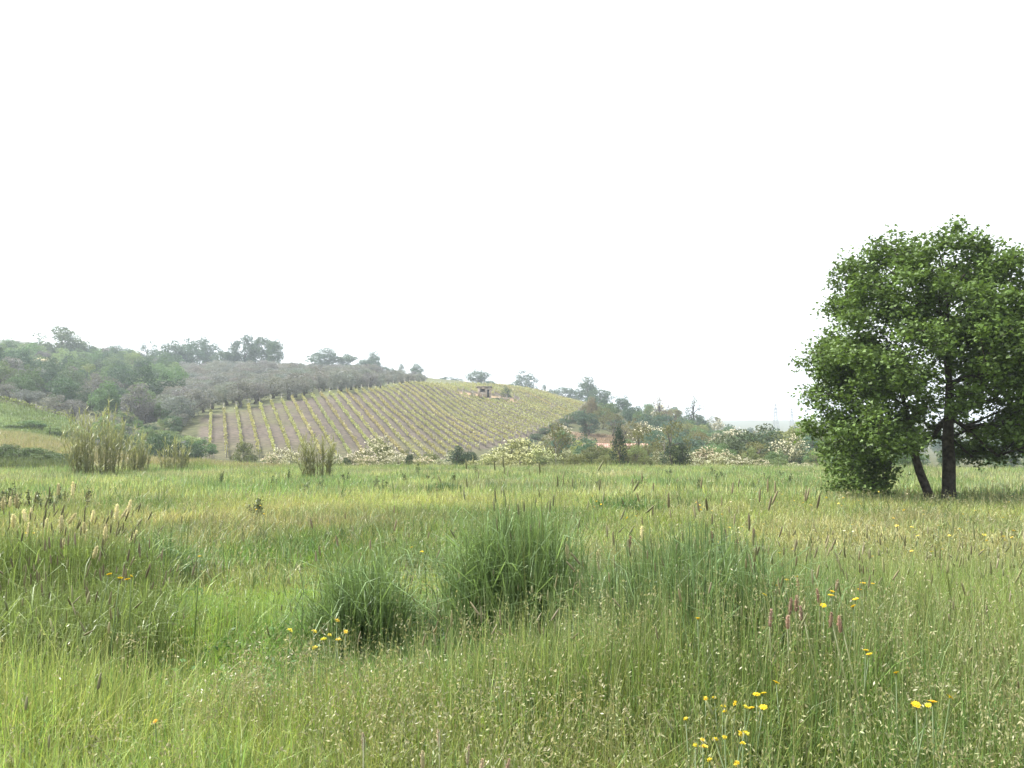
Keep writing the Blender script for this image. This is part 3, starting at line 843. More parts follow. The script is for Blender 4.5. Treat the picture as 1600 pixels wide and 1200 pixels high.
for k, (px, d, h, w) in enumerate(((738, 222, 1.3, 2.2), (745, 220, 1.1, 1.8), (752, 219, 1.0, 1.6), (771, 220, 1.3, 1.6), (777, 221, 1.4, 1.5), (783, 221, 1.3, 1.6))):
    plant_at('bush', "garden_shrub", px_x(px, d), d, h, w, jit(G_DARK), "dark low shrub in the row below the stone hut", "shrubs below the stone hut", "shrub")
plant_at('open', "small_tree", px_x(791, 222), 222, 4.6, 3.2, (0.05, 0.085, 0.04), "small round-headed tree on a thin trunk beside the stone hut", None)

# low farm building half hidden beyond the meadow edge
fx, fy = px_x(962, 112), 112.0; fz = gz(fx, fy)
e = empty("farm_building", (fx, fy, fz), "low farm building with terracotta roof half hidden behind shrubs", "building")
top = px_point(962, 694, 112)[2] - fz; eave = max(top - 1.7, 1.6)
a = Acc()
for c_, s in (((0, -2.4, eave / 2), (8.6, 0.3, eave)), ((0, 2.4, eave / 2), (8.6, 0.3, eave)), ((-4.15, 0, eave / 2), (0.3, 4.5, eave)), ((4.15, 0, eave / 2), (0.3, 4.5, eave))): box(a, c_, s)
a.add(np.array([[-4.15, -2.4, eave], [-4.15, 2.4, eave], [-4.15, 0, top - 0.12], [4.15, -2.4, eave], [4.15, 2.4, eave], [4.15, 0, top - 0.12]]), [[0, 2, 1], [3, 4, 5]])
link("wall", a.mesh("farm_wall"), M_PLASTER, e)
a = Acc()
for sgn in (-1, 1):
    for i in range(30):
        x0 = -4.5 + i * 0.3
        tube(a, [(x0, sgn * 2.75, eave - 0.12), (x0, 0, top)], [0.17, 0.17], 6)
link("roof", a.mesh("farm_roof"), M_TERRA, e)
a = Acc(); box(a, (-1.8, -2.57, eave * 0.5), (0.9, 0.06, 0.9)); link("window", a.mesh("farm_window"), M_DARKHOLE, e)
a = Acc(); box(a, (1.5, -2.57, 0.95), (1.1, 0.06, 1.9)); link("door", a.mesh("farm_door"), M_BARK_PALE, e)
fx, fy = px_x(1034, 106), 106.0; fz = gz(fx, fy); top = px_point(1034, 701, 106)[2] - fz
e = empty("field_shed", (fx, fy, fz), "small shed with pale flat roof glimpsed between the shrubs", "shed")
a = Acc()
for c_, s in (((0, -1.2, top / 2), (2.6, 0.12, top)), ((0, 1.2, top / 2), (2.6, 0.12, top)), ((-1.24, 0, top / 2), (0.12, 2.28, top)), ((1.24, 0, top / 2), (0.12, 2.28, top))): box(a, c_, s)
link("wall", a.mesh("shed_wall"), M_PLASTER, e)
a = Acc(); box(a, (0, 0, top + 0.06), (3.1, 2.9, 0.1)); link("roof", a.mesh("shed_roof"), M_POST, e)

# lattice pylons on the far plain
def pylon(px, py_top, depth, label):
    x = px_x(px, depth); z0 = gz(x, depth); H = px_point(px, py_top, depth)[2] - z0
    e = empty("power_pylon", (x, depth, z0), label, "pylon")
    b0, b1 = H * 0.10, H * 0.022
    for sx in (-1, 1):
        for sy in (-1, 1):
            a = Acc(); tube(a, [(sx * b0, sy * b0, -1), (sx * b1 * 1.6, sy * b1 * 1.6, H * 0.6), (sx * b1 * 0.5, sy * b1 * 0.5, H)], [0.3, 0.25, 0.18], 4); link("leg", a.mesh("pylon_leg"), M_STEEL, e)
    a = Acc(); n = 9
    for k in range(n):
        za, zb = H * 0.95 * k / n, H * 0.95 * (k + 1) / n
        wa = np.interp(za / H, [0, .6, 1], [b0, b1 * 1.6, b1 * .5]); wb = np.interp(zb / H, [0, .6, 1], [b0, b1 * 1.6, b1 * .5])
        for sy in (-1, 1):
            tube(a, [(-wa, sy * wa, za), (wb, sy * wb, zb)], [0.12, 0.12], 4); tube(a, [(wa, sy * wa, za), (-wb, sy * wb, zb)], [0.12, 0.12], 4)
            tube(a, [(sy * wa, -wa, za), (sy * wb, wb, zb)], [0.12, 0.12], 4)
    link("bracing", a.mesh("pylon_bracing"), M_STEEL, e)
    for q in (0.66, 0.78, 0.9):
        a = Acc(); r_ = H * 0.13 * (1.1 if q == 0.78 else 0.9)
        tube(a, [(-r_, 0, H * q), (0, 0, H * q + 1.2), (r_, 0, H * q)], [0.08, 0.22, 0.08], 4); tube(a, [(-r_, 0, H * q), (r_, 0, H * q)], [0.28, 0.28], 4)
        link("crossarm", a.mesh("pylon_crossarm"), M_STEEL, e)
pylon(1212, 628, 900, "taller lattice power pylon on the far plain")
pylon(1237, 636, 1000, "lattice power pylon on the far plain beside the big tree's crown")

# ------------------------------------------------------------------ hillside trees
SP = Spread()
kit('standard', 2, mk(490, trunk=dict(r=0.03, top=0.7, limbs=8), nb=30, leaves=120, zc=0.70, rz=0.27, rx=0.42, zmin=0.36, leaf=0.05, shell=.3))
def named(kind, px, py, w, d, colour, label, name="hillside_tree", cat="tree", **kw):
    SP.p.append((px_x(px, d), d))
    return plant(kind, name, px, py, w, d, colour, label, None, cat, **kw)
named('round', 112, 522, 62, 318, (0.09, 0.13, 0.06), "rounded tree leaning on the largest tree of the wood")
named('bush', 84, 510, 86, 305, (0.085, 0.125, 0.06), "largest rounded tree rising above the mixed wood")
named('round', 40, 538, 60, 290, G_LIGHT, "pale green tree in front of the largest trees of the wood")
named('round', 135, 545, 56, 300, G_MID, "mid green tree stepping down from the largest trees of the wood")
named('round', 270, 532, 56, 335, G_TEAL, "tall rounded tree where wood and olive grove meet")
named('round', 5, 535, 70, 300, G_MID, "broad tree at the upper end of the mixed wood")
named('pale_bloom', 66, 562, 62, 235, (0.15, 0.155, 0.07), "tree in cream blossom inside the mixed wood", bloom=(0.6, 0.55, 0.38))
named('tall', 76, 588, 44, 205, G_DARK, "dark green tree in front of the cream-blossomed tree")
named('tall', 222, 566, 52, 185, G_DARK, "tall dark oval tree at the foot of the mixed wood")
named('round', 260, 628, 42, 155, G_DARK, "dark rounded tree at the corner of the vineyard")
named('round', 183, 538, 52, 345, G_TEAL, "open-crowned tree on the ridge of the wood")
named('open', 229, 533, 36, 350, G_TEAL, "thin see-through tree on the ridge of the wood")
named('tall', 427, 531, 36, 330, G_DARK, "tall dark tree standing alone above the olive grove")
named('round', 505, 543, 62, 378, G_TEAL, "wide bluish tree on the ridge behind the olive grove")
named('round', 541, 551, 40, 380, G_TEAL, "smaller bluish tree touching the wide tree on the ridge")
named('round', 583, 548, 30, 385, G_TEAL, "narrow tree with pointed head on the ridge")
named('bush', 572, 562, 48, 384, G_TEAL, "low bushy tree at the foot of the narrow ridge tree")
named('cone', 626, 567, 18, 390, G_TEAL, "small conical tree on the bare ridge")
named('round', 651, 567, 26, 392, G_TEAL, "small forked tree on the bare ridge")
named('round', 747, 577, 44, 385, G_TEAL, "sparse spreading tree on the skyline above the vineyard")
named('round', 821, 578, 40, 398, G_TEAL, "round airy tree alone on the skyline above the vineyard")
named('cone', 850, 598, 16, 395, G_TEAL, "small pointed tree beside the airy skyline tree")
named('bush', 880, 603, 50, 390, G_TEAL, "broad low tree on the skyline right of the vineyard")
named('round', 917, 587, 40, 350, G_DARK, "tall dark tree at the upper corner of the vineyard")
named('round', 938, 604, 44, 340, G_DARK, "dark dense tree beside the tall corner tree")
named('round', 925, 618, 24, 205, G_BROWN, "brownish round tree on a bare trunk at the end of the vine rows")
named('twiggy', 1083, 622, 42, 215, (0.08, 0.11, 0.06), "nearly bare branching tree on the scrubby slope", bark=M_BARK)
named('twiggy', 1032, 622, 40, 225, G_BROWN, "leafless twiggy tree among the scrub")
named('tall', 640, 597, 14, 228, (0.02, 0.03, 0.022), "dark little tree at the head of the vine rows")
for k, px in enumerate((648, 655, 662, 668)):
    plant('bush', "dark_shrub", px, 597, 9, 232, jit((0.02, 0.03, 0.024)), "dark shrub in the clump at the head of the vine rows", "dark shrubs at the vineyard head", "shrub")
for px in list(range(278, 420, 17)):
    plant('round' if px % 2 else 'tall', "ridge_tree", px + random.uniform(-5, 5), random.uniform(524, 553), random.uniform(30, 56), random.uniform(335, 365), jit(G_TEAL), "bluish leafy tree in the row along the wooded ridge", "trees along the wooded ridge")
for px in (455, 470, 600, 610, 700, 716, 766, 780, 800, 840, 862, 897):
    plant('bush', "skyline_bush", px, 0 or {455: 566, 470: 567, 600: 571, 610: 574, 700: 588, 716: 590, 766: 592, 780: 598, 800: 600, 840: 605, 862: 606, 897: 607}[px], random.uniform(16, 30), 392, jit(G_TEAL), "low bush on the skyline ridge", "bushes on the skyline ridge", "bush")

n = 0
for _ in range(9000):
    px, d = (random.uniform(-130, 275) if n < 200 else random.uniform(-470, -120)), random.uniform(148, 350)
    x = px_x(px, d)
    if d < 158 and px < 200: continue
    if px > 235 and d < 176: continue
    if not SP.ok(x, d, 6.2 if n < 200 else 8.5): continue
    q = random.random()
    kind, colr = (('round', G_MID) if q < .34 else ('bush', G_LIGHT) if q < .52 else ('tall', G_TEAL) if q < .68 else ('open', G_YEL) if q < .73 else ('round', G_DARK) if q < .93 else ('bush', G_GREY))
    h = random.uniform(5.5, 9.0) * (0.85 if d < 190 else 1)
    plant_at(kind, "wood_tree", x, d, h, h * random.uniform(0.8, 1.15), jit(colr, .2), {'round': "dark rounded tree of the mixed wood" if colr is G_DARK else "fresh green rounded tree of the mixed wood", 'bush': "grey bushy tree of the mixed wood" if colr is G_GREY else "bushy pale green tree of the mixed wood", 'tall': "upright bluish tree of the mixed wood", 'open': "thin yellowish tree of the mixed wood"}[kind] + (" near the green bank" if d < 200 else " on the slope between bank and ridge" if d < 275 else " close to the wooded ridge"), "trees of the mixed wood")
    n += 1
    if n > 290: break

# olive grove in loose rows above the vineyard
n = 0
for gy in np.arange(134, 340, 6.0):
    for gx in np.arange(-130, -5, 5.6):
        x, y = gx + random.uniform(-1, 1), gy + random.uniform(-1, 1)
        u = 800 + F_PX * x / y
        if u < 255 or u > 660 or in_poly(np.array([x, x, x - 2]), np.array([y, y - 1.5, y]), VINE).any(): continue
        vy = np.interp(u, [255, 320, 400, 480, 560, 640, 700], [134, 145, 158, 174, 192, 226, 252])
        if y < vy + 1 or y > 330: continue
        h = random.uniform(4.0, 5.4) * (0.65 if u > 590 else 1)
        if n < 298:
            plant_at('olive', "olive_tree", x, y, h, h * random.uniform(1.1, 1.35), jit(G_OLIVE if random.random() < .7 else G_GREY), "grey-leaved olive tree in the front row of the grove next to the vine posts" if y < vy + 9 else "low grey olive tree at the thin end of the grove" if u > 590 else "grey-leaved olive tree high in the grove below the wooded ridge" if y > vy + 75 and u < 430 else "grey-leaved olive tree high in the grove below the wide ridge tree" if y > vy + 75 else "grey-leaved olive tree in the thick of the grove nearer the dark corner tree" if u < 390 else "grey-leaved olive tree in the thick of the grove above the long vine rows", "olive trees of the grove")
        n += 1
for px, py, w, d in ((12, 596, 40, 150), (45, 606, 52, 143), (88, 616, 42, 138), (115, 622, 40, 141), (-30, 590, 50, 150)):
    plant('olive', "bank_olive", px, py, w, d, jit(G_GREY), "grey olive tree behind the crest of the green bank", "olive trees behind the green bank")
for px, py, w, d in ((18, 662, 34, 104), (52, 655, 46, 106), (85, 664, 34, 103), (108, 668, 36, 104), (-20, 660, 44, 104), (128, 672, 36, 108), (205, 672, 40, 120), (180, 668, 44, 124), (235, 668, 48, 130), (265, 672, 40, 128), (290, 680, 34, 118)):
    plant('bush', "bank_shrub", px, py, w, d, jit(G_LIGHT if random.random() < .6 else G_MID), "green shrub on the bank between the dry grass and the wood", "shrubs on the left bank", "shrub")

for i in range(64):
    px, d = random.uniform(165, 314), random.uniform(96, 150)
    if px > 285 and d > 110: continue
    h = random.uniform(1.6, 3.4)
    plant_at(random.choice(('bush', 'bush', 'olive', 'open')), "hollow_shrub", px_x(px, d), d, h, h * random.uniform(1, 1.5), jit(random.choice((G_MID, G_GREY, G_LIGHT, G_DARK)), .15), "low shrub in the hollow between the reeds and the vineyard", "shrubs in the hollow", "shrub")
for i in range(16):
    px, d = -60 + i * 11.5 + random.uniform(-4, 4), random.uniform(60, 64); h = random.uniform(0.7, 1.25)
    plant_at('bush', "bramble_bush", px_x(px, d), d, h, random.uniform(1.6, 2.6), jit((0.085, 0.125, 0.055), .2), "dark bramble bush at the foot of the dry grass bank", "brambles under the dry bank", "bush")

# scrub on the slope right of the vineyard
n = 0; SC = Spread()
for _ in range(6000):
    px, d = random.uniform(868, 1275), 78 * (265 / 78) ** random.random()
    x = px_x(px, d)
    if in_poly(np.array([x - 2, x + 1]), np.array([d, d]), VINE).any(): continue
    if 880 < px < 972 and 122 < d < 175: continue
    if 915 < px < 1060 and 98 < d < 122: continue
    if px < 905 and d < 120: continue
    if not SC.ok(x, d, 3.2 + d / 120): continue
    q = random.random()
    kind, colr, cat = (('bush', G_MID, 0) if q < .22 else ('bush', G_YEL, 0) if q < .38 else ('round', G_TEAL, 1) if q < .58 else ('open', (0.13, 0.135, 0.05), 1) if q < .74 else ('twiggy', G_BROWN, 1) if q < .79 else ('bush', G_TEAL, 0) if q < .94 else ('pale_bloom', (0.15, 0.15, 0.08), 1))
    h = random.uniform(2.6, 5.4) * (0.75 if d < 110 else 1.0) * (1.2 if px > 1130 and d < 200 else 1)
    lab = {'bush': {G_MID: "dense fresh green shrub", G_YEL: "dense yellowish shrub", G_TEAL: "dense bluish shrub"}.get(colr, "dense shrub") + (" low on the scrubby slope beside the vineyard" if d < 140 else " high on the scrubby slope beside the vineyard"), 'round': "small bluish tree on the scrubby slope beside the vineyard", 'open': "thin olive-green tree on the scrubby slope beside the vineyard", 'twiggy': "bare brownish tree on the scrubby slope beside the vineyard", 'pale_bloom': "small tree in pale blossom on the scrubby slope"}[kind]
    plant_at(kind, "scrub_tree" if cat else "scrub_shrub", x, d, h, h * random.uniform(0.85, 1.3), jit(colr, .2), lab, "scrub beside the vineyard", "tree" if cat else "shrub")
    n += 1
    if n > 210: break
for px, py, w, d in ((893, 645, 24, 196), (880, 652, 26, 188), (868, 660, 26, 180), (852, 668, 24, 172), (838, 676, 24, 164), (905, 640, 24, 205), (825, 684, 26, 152), (912, 650, 22, 195), (880, 668, 22, 165)):
    plant('bush', "hedge_shrub", px, py, w, d, jit(G_DARK), "dark shrub in the hedge along the lower edge of the vine rows", "hedge along the vineyard edge", "shrub")
for i in range(46):
    px, d = random.uniform(1165, 1740), random.uniform(230, 460); h = random.uniform(5, 8)
    plant_at(random.choice(('round', 'bush', 'tall')), "plain_tree", px_x(px, d), d, h, h * random.uniform(.9, 1.4), jit(G_TEAL), "bluish tree on the low ground beyond the meadow", "trees on the low ground")
for i in range(30):
    px, d = random.uniform(1240, 1760), random.uniform(70, 120); h = random.uniform(1.8, 3.0)
    plant_at(random.choice(('bush', 'round')), "hedge_bush", px_x(px, d), d, h, h * random.uniform(1, 1.5), jit(G_MID if random.random() < .5 else G_TEAL), "green bush in the hedge beyond the big tree", "hedge beyond the big tree", "bush")

# shrubs along the far edge of the meadow
def edge(kind, px, py, w, d, colour, label, group=None, name="edge_shrub", cat="shrub", **kw):
    plant(kind, name, px, py, w, d, colour, label, group, cat, **kw)
CREAM = (0.62, 0.58, 0.42)
for px, py, w, d in ((592, 679, 52, 74), (565, 700, 50, 71), (612, 702, 44, 70), (545, 706, 34, 69), (640, 708, 40, 70), (665, 711, 44, 69), (690, 716, 30, 68), (575, 710, 40, 68), (625, 712, 40, 68)):
    edge('bloom', px, py, w, d, jit((0.17, 0.18, 0.085)), "cream-flowering shrub in the pale thicket below the vine rows", "pale thicket below the vineyard", bloom=jit((0.62, 0.57, 0.43), .06))
for px, py, w, d in ((440, 699, 44, 78), (455, 705, 36, 75), (425, 708, 30, 76)):
    edge('bloom', px, py, w, d, jit((0.17, 0.18, 0.09)), "cream-flowering shrub beside the reed clump at the vineyard foot", "pale shrubs beside the reeds", bloom=jit(CREAM, .06))
for px, py, w, d in ((800, 682, 62, 78), (770, 702, 50, 71), (830, 684, 56, 80), (755, 712, 40, 69), (850, 700, 50, 73), (788, 708, 44, 70), (735, 718, 26, 68), (812, 706, 50, 70)):
    edge('bloom', px, py, w, d, jit((0.16, 0.185, 0.06)), "yellowish-white flowering shrub in the thicket beyond the mid meadow", "yellowish flowering thicket", bloom=jit((0.54, 0.55, 0.29), .08))
for px, py, w, d in ((1105, 699, 56, 71), (1135, 703, 46, 71), (1082, 706, 36, 70), (1158, 714, 40, 69), (1120, 708, 46, 69)):
    edge('bloom', px, py, w, d, jit((0.17, 0.175, 0.085)), "shrub covered in cream blossom beside the dark ivy mounds", "cream blossom shrubs by the ivy", bloom=jit(CREAM, .06))
for px, py, w, d in ((1190, 716, 30, 69), (1240, 722, 40, 68), (1262, 722, 30, 69)):
    edge('bloom', px, py, w, d, jit((0.12, 0.14, 0.06)), "low shrub with scattered pale flowers near the big tree", "pale low shrubs near the big tree", bloom=jit(CREAM, .06))
for px, py, w, d in ((900, 706, 46, 72), (925, 695, 40, 76), (880, 704, 40, 74), (990, 700, 44, 75), (1010, 694, 40, 78), (1030, 706, 36, 73), (945, 708, 40, 70), (980, 712, 40, 70), (1005, 712, 36, 69)):
    edge(random.choice(('open', 'pale_bloom', 'bush')), px, py, w, d, jit((0.14, 0.155, 0.06)), "light olive-green shrub around the dark ivy-clad stump", "light shrubs along the meadow edge", bloom=jit((0.46, 0.47, 0.32), .05))
for px, py, w, d in ((922, 690, 34, 88), (963, 686, 40, 92), (985, 700, 34, 86), (1008, 688, 40, 94), (1000, 696, 34, 84), (938, 700, 24, 84), (985, 692, 30, 90), (952, 700, 24, 86), (1030, 690, 40, 92)):
    edge(random.choice(('open', 'bush')), px, py, w, d, jit((0.155, 0.17, 0.07)), "loose olive-green bush before the terracotta roof", "bushes before the terracotta roof", cat="bush", name="roof_screen_bush")
for i in range(44):
    px = 520 + i * 17.4 + random.uniform(-7, 7); d = random.uniform(72, 86); py = random.uniform(702, 722) - (10 if px > 860 else 0)
    edge(random.choice(('bush', 'open', 'bush', 'round', 'bush', 'pale_bloom')), px, py, random.uniform(26, 44), d, jit((0.14, 0.175, 0.07), .2), "loose light green shrub in the hedge beyond the meadow", "light green hedge beyond the meadow", cat="shrub", name="hedgerow_shrub", bloom=(.5, .5, .34))
for px, py, w, d, lab in ((712, 694, 46, 72, "large dark green bush between the pale thickets"), (733, 702, 34, 71, "smaller dark bush touching the large dark bush"), (640, 704, 14, 67, "small dark bush poking out of the pale thicket"), (543, 712, 14, 66, "tiny green bush at the end of the pale thicket")):
    edge('bush', px, py, w, d, (0.045, 0.075, 0.042), lab)
edge('cone', 966, 662, 44, 70, (0.026, 0.050, 0.028), "tall dark ivy-clad stump tapering to a crooked tip", name="ivy_clad_stump", cat="shrub", variant=0)
edge('cone', 1048, 694, 54, 66.5, (0.028, 0.052, 0.027), "broad dark ivy mound beside the cream blossom", name="ivy_mound", variant=1)
edge('cone', 1067, 687, 36, 67, (0.026, 0.048, 0.026), "narrow dark ivy spire joined to the broad ivy mound", name="ivy_spire", variant=2)
edge('open', 870, 662, 46, 82, (0.13, 0.13, 0.05), "slender brown-green tree rising over the flowering thicket", name="edge_tree", cat="tree")
edge('open', 1000, 664, 70, 84, (0.125, 0.13, 0.045), "wide thin-leaved tree behind the ivy-clad stump", name="edge_tree", cat="tree")
edge('open', 1050, 655, 66, 88, (0.13, 0.135, 0.05), "thin-leaved tree rising behind the ivy mound", name="edge_tree", cat="tree")
edge('round', 1180, 662, 100, 92, (0.085, 0.115, 0.06), "wide willow-like tree behind the cream blossom", name="edge_tree", cat="tree")
edge('round', 1135, 672, 66, 96, (0.09, 0.12, 0.055), "rounded tree beside the wide willow-like tree", name="edge_tree", cat="tree")
edge('bush', 385, 690, 46, 84, (0.10, 0.12, 0.05), "olive-green bush at the foot of the vine rows", name="edge_shrub")
a, cs = unit_crown(481, nb=24, leaves=90, rx=0.46, rz=0.45, zc=0.45, leaf=0.09)
plant('bush', "broom_bush", 1028, 728, 22, 64, (0.62, 0.50, 0.03), "small bright yellow broom bush at the meadow edge", None, "bush")
for px, py, d in ((1037, 688, 68), (868, 700, 67), (335, 708, 70), (361, 712, 70), (79, 665, 92)):
    x = px_x(px, d); z0 = gz(x, d); h = px_point(px, py, d)[2] - z0
    e = empty("fence_post", (x, d, z0), {1037: "thin pale post beside the broom bush", 868: "thin post among the flowering thicket", 335: "pale post at the left foot of the vineyard", 361: "darker post at the left foot of the vineyard", 79: "dark post on the dry grass bank"}[px], "post")
    a = Acc(); tube(a, [(0, 0, -0.2), (0.01, 0, h * .97), (0.01, 0, h)], [0.03, 0.028, 0.015], 6); link("shaft", a.mesh("shaft"), M_POST if px in (1037, 868, 335) else M_BARK, e)
    a = Acc(); tube(a, [(0.01, -0.06, h * .85), (0.01, 0.06, h * .85)], [0.01, 0.01], 5); link("wire_staple", a.mesh("wire_staple"), M_STEEL, e)

# dry grass bank, dark bramble strip and green bank at the left, as turf
f = Field(); g = np.random.default_rng(77)
def bank(n, u0, u1, d0, d1, h, w, cols, seed, per=10, sig=0.5):
    g = np.random.default_rng(seed)
    d = g.uniform(d0, d1, n); x = (g.uniform(u0, u1, n) - 800) / F_PX * d
    tint = np.asarray(cols[0]) + (np.asarray(cols[1]) - cols[0]) * g.uniform(0, 1, (n, 1)) * fbm(x / 4, d / 4, seed)[:, None] * 1.6
    i = np.repeat(np.arange(n), per); m = len(i)
    bx = x[i] + g.normal(0, sig, m); by = d[i] + g.normal(0, sig, m)
    V, P = grow(np.stack([bx, by, ground(bx, by) - .02], -1), h * g.uniform(.6, 1.3, m), 0.5 * g.gamma(2, .5, m), g.uniform(0, 6.28, m), w * g.uniform(.6, 1.4, m), 1, g)
    f.add(V.reshape(-1, 3), P, np.repeat(tint[i] * g.uniform(.75, 1.25, (m, 1)), 3, 0))
bank(3800, -420, 330, 66, 96, 0.55, 0.06, ([0.27, 0.23, 0.135], [0.19, 0.235, 0.10]), 5)
bank(2400, -420, 122, 98, 128, 0.5, 0.07, ([0.10, 0.15, 0.05], [0.16, 0.19, 0.07]), 6)
bank(700, 225, 470, 60, 68, 0.4, 0.04, ([0.28, 0.22, 0.14], [0.20, 0.22, 0.09]), 8)
bank(2400, 860, 985, 122, 178, 0.6, 0.07, ([0.25, 0.18, 0.13], [0.20, 0.17, 0.11]), 9)
f.build("bank_grass", "dry reddish and green grass on the banks beyond the meadow")
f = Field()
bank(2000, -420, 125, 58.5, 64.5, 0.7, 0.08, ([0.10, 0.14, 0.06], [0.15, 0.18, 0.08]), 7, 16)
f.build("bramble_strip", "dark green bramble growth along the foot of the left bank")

# ------------------------------------------------------------------ the big tree and its leaning neighbour
TX, TD = px_x(1478, 24.0), 24.0
TZ = gz(TX, TD); K = 24.0 / F_PX
PROF = np.array([  # picture row, left and right reach in pixels of the crown about the main trunk
 (350, 10, 40), (366, 80, 72), (390, 132, 92), (415, 168, 125), (450, 178, 150), (490, 165, 168), (512, 200, 178), (570, 224, 212), (640, 232, 225), (690, 220, 218), (725, 202, 190), (745, 196, 120), (768, 190, 20)], float)
def crown_pts(n, seed):
    """clump centres gathered into separate boughs inside the crown's outline"""
    g = np.random.default_rng(seed); lobes = [(np.array(q), r_) for q, r_ in (((28, -15, 402), 46), ((0, 35, 365), 52), ((-15, -60, 320), 50), ((45, -50, 340), 48), ((70, 10, 290), 52), ((10, -80, 250), 52), ((90, -40, 230), 50), ((20, 60, 290), 50))]
    def reach(row, phi):
        L, R = np.interp(row, PROF[:, 0], PROF[:, 1]), np.interp(row, PROF[:, 0], PROF[:, 2])
        cx = math.cos(phi); side = L if cx < 0 else R
        return side * cx * cx + 0.5 * (L + R) * 0.9 * (1 - cx * cx)
    while len(lobes) < 125:
        row = g.uniform(372, 755); phi = g.uniform(0, 2 * math.pi); rd = reach(row, phi)
        if g.uniform(0, 225) > rd + 30: continue
        rr = g.uniform(28, 52); q = max(0.0, rd - rr * 0.75) * g.uniform(0.30, 1.0) ** 0.5
        c = np.array([q * math.cos(phi), q * math.sin(phi), 787 - row])
        if any(np.linalg.norm(c - o[0]) < 0.55 * (rr + o[1]) for o in lobes): 
            if g.uniform() < 0.9: continue
        lobes.append((c, rr))
    out = []
    while len(out) < n:
        c, rr = lobes[g.integers(0, len(lobes))]
        d = g.normal(0, 1, 3); d /= np.linalg.norm(d); d[2] = d[2] * 0.72 + 0.06
        p = c + d * rr * g.uniform(0.3, 1.0) ** 0.5
        row = 787 - p[2]; rad_ = math.hypot(p[0], p[1])
        if row > 768 or row < 352 or rad_ > reach(row, math.atan2(p[1], p[0])) * 1.04: continue
        out.append(p * K)
    return np.array(out)
def skeleton(trunk, centres, bf=0.35, seed=1):
    """joins clump centres to a trunk line by short paths, then thickens towards the root"""
    g = np.random.default_rng(seed)
    nodes = [np.asarray(p, float) for p in trunk]; par = [-1] + list(range(len(trunk) - 1)); plen = [0.0]
    for i in range(1, len(nodes)): plen.append(plen[-1] + np.linalg.norm(nodes[i] - nodes[i - 1]) * 0.6)
    order = np.argsort([min(np.linalg.norm(c - t0) for t0 in nodes) for c in centres])
    nn = len(trunk); tips = []
    for k in order:
        c = centres[k]; A = np.array(nodes); dv = c - A; dist = np.linalg.norm(dv, axis=1)
        cost = dist + bf * np.array(plen) + np.where(dv[:, 2] < -0.2, -dv[:, 2] * 0.5, 0)
        cost[:4] += 5
        j = int(np.argmin(cost)); s = max(1, int(dist[j] / 0.45)); prev = j
        for q in range(1, s + 1):
            w_ = q / s; pnt = nodes[j] * (1 - w_) + c * w_ + (g.normal(0, 0.03, 3) if q < s else 0) + np.array([0, 0, 0.16 * dist[j] * w_ * (1 - w_)])
            nodes.append(pnt); par.append(prev); plen.append(plen[prev] + np.linalg.norm(pnt - nodes[prev])); prev = len(nodes) - 1
        tips.append(prev)
    area = np.zeros(len(nodes)); area[tips] = 1
    for i in range(len(nodes) - 1, 0, -1): area[par[i]] += area[i]
    return nodes, par, area, nn
def broadleaf(C, size, g, shade):
    """five-cornered leaves lying mostly flat and hanging a little"""
    n = len(C)
    az = g.uniform(0, 2 * np.pi, n); pit = g.normal(-0.25, 0.45, n)
    d = np.stack([np.cos(az) * np.cos(pit), np.sin(az) * np.cos(pit), np.sin(pit)], -1)
    up = np.array([0, 0, 1.0]) + g.normal(0, 0.6, (n, 3))
    e = np.cross(d, up); e /= np.linalg.norm(e, axis=1)[:, None] + 1e-9; nn = np.cross(e, d)
    s = (size * g.uniform(0.6, 1.3, n))[:, None]
    fold = s * g.uniform(0.02, 0.14, (n, 1))
    V = np.stack([C, C + d * s * 0.25 + e * s * 0.46 + nn * fold, C + d * s * 0.52 + e * s * 0.26 + nn * fold * .5, C + d * s, C + d * s * 0.52 - e * s * 0.26 + nn * fold * .5, C + d * s * 0.25 - e * s * 0.46 + nn * fold], 1)
    o = np.arange(n)[:, None] * 6
    return V.reshape(-1, 3), np.concatenate([o + [0, 1, 2, 3], o + [0, 3, 4, 5]]), np.repeat(shade, 6)
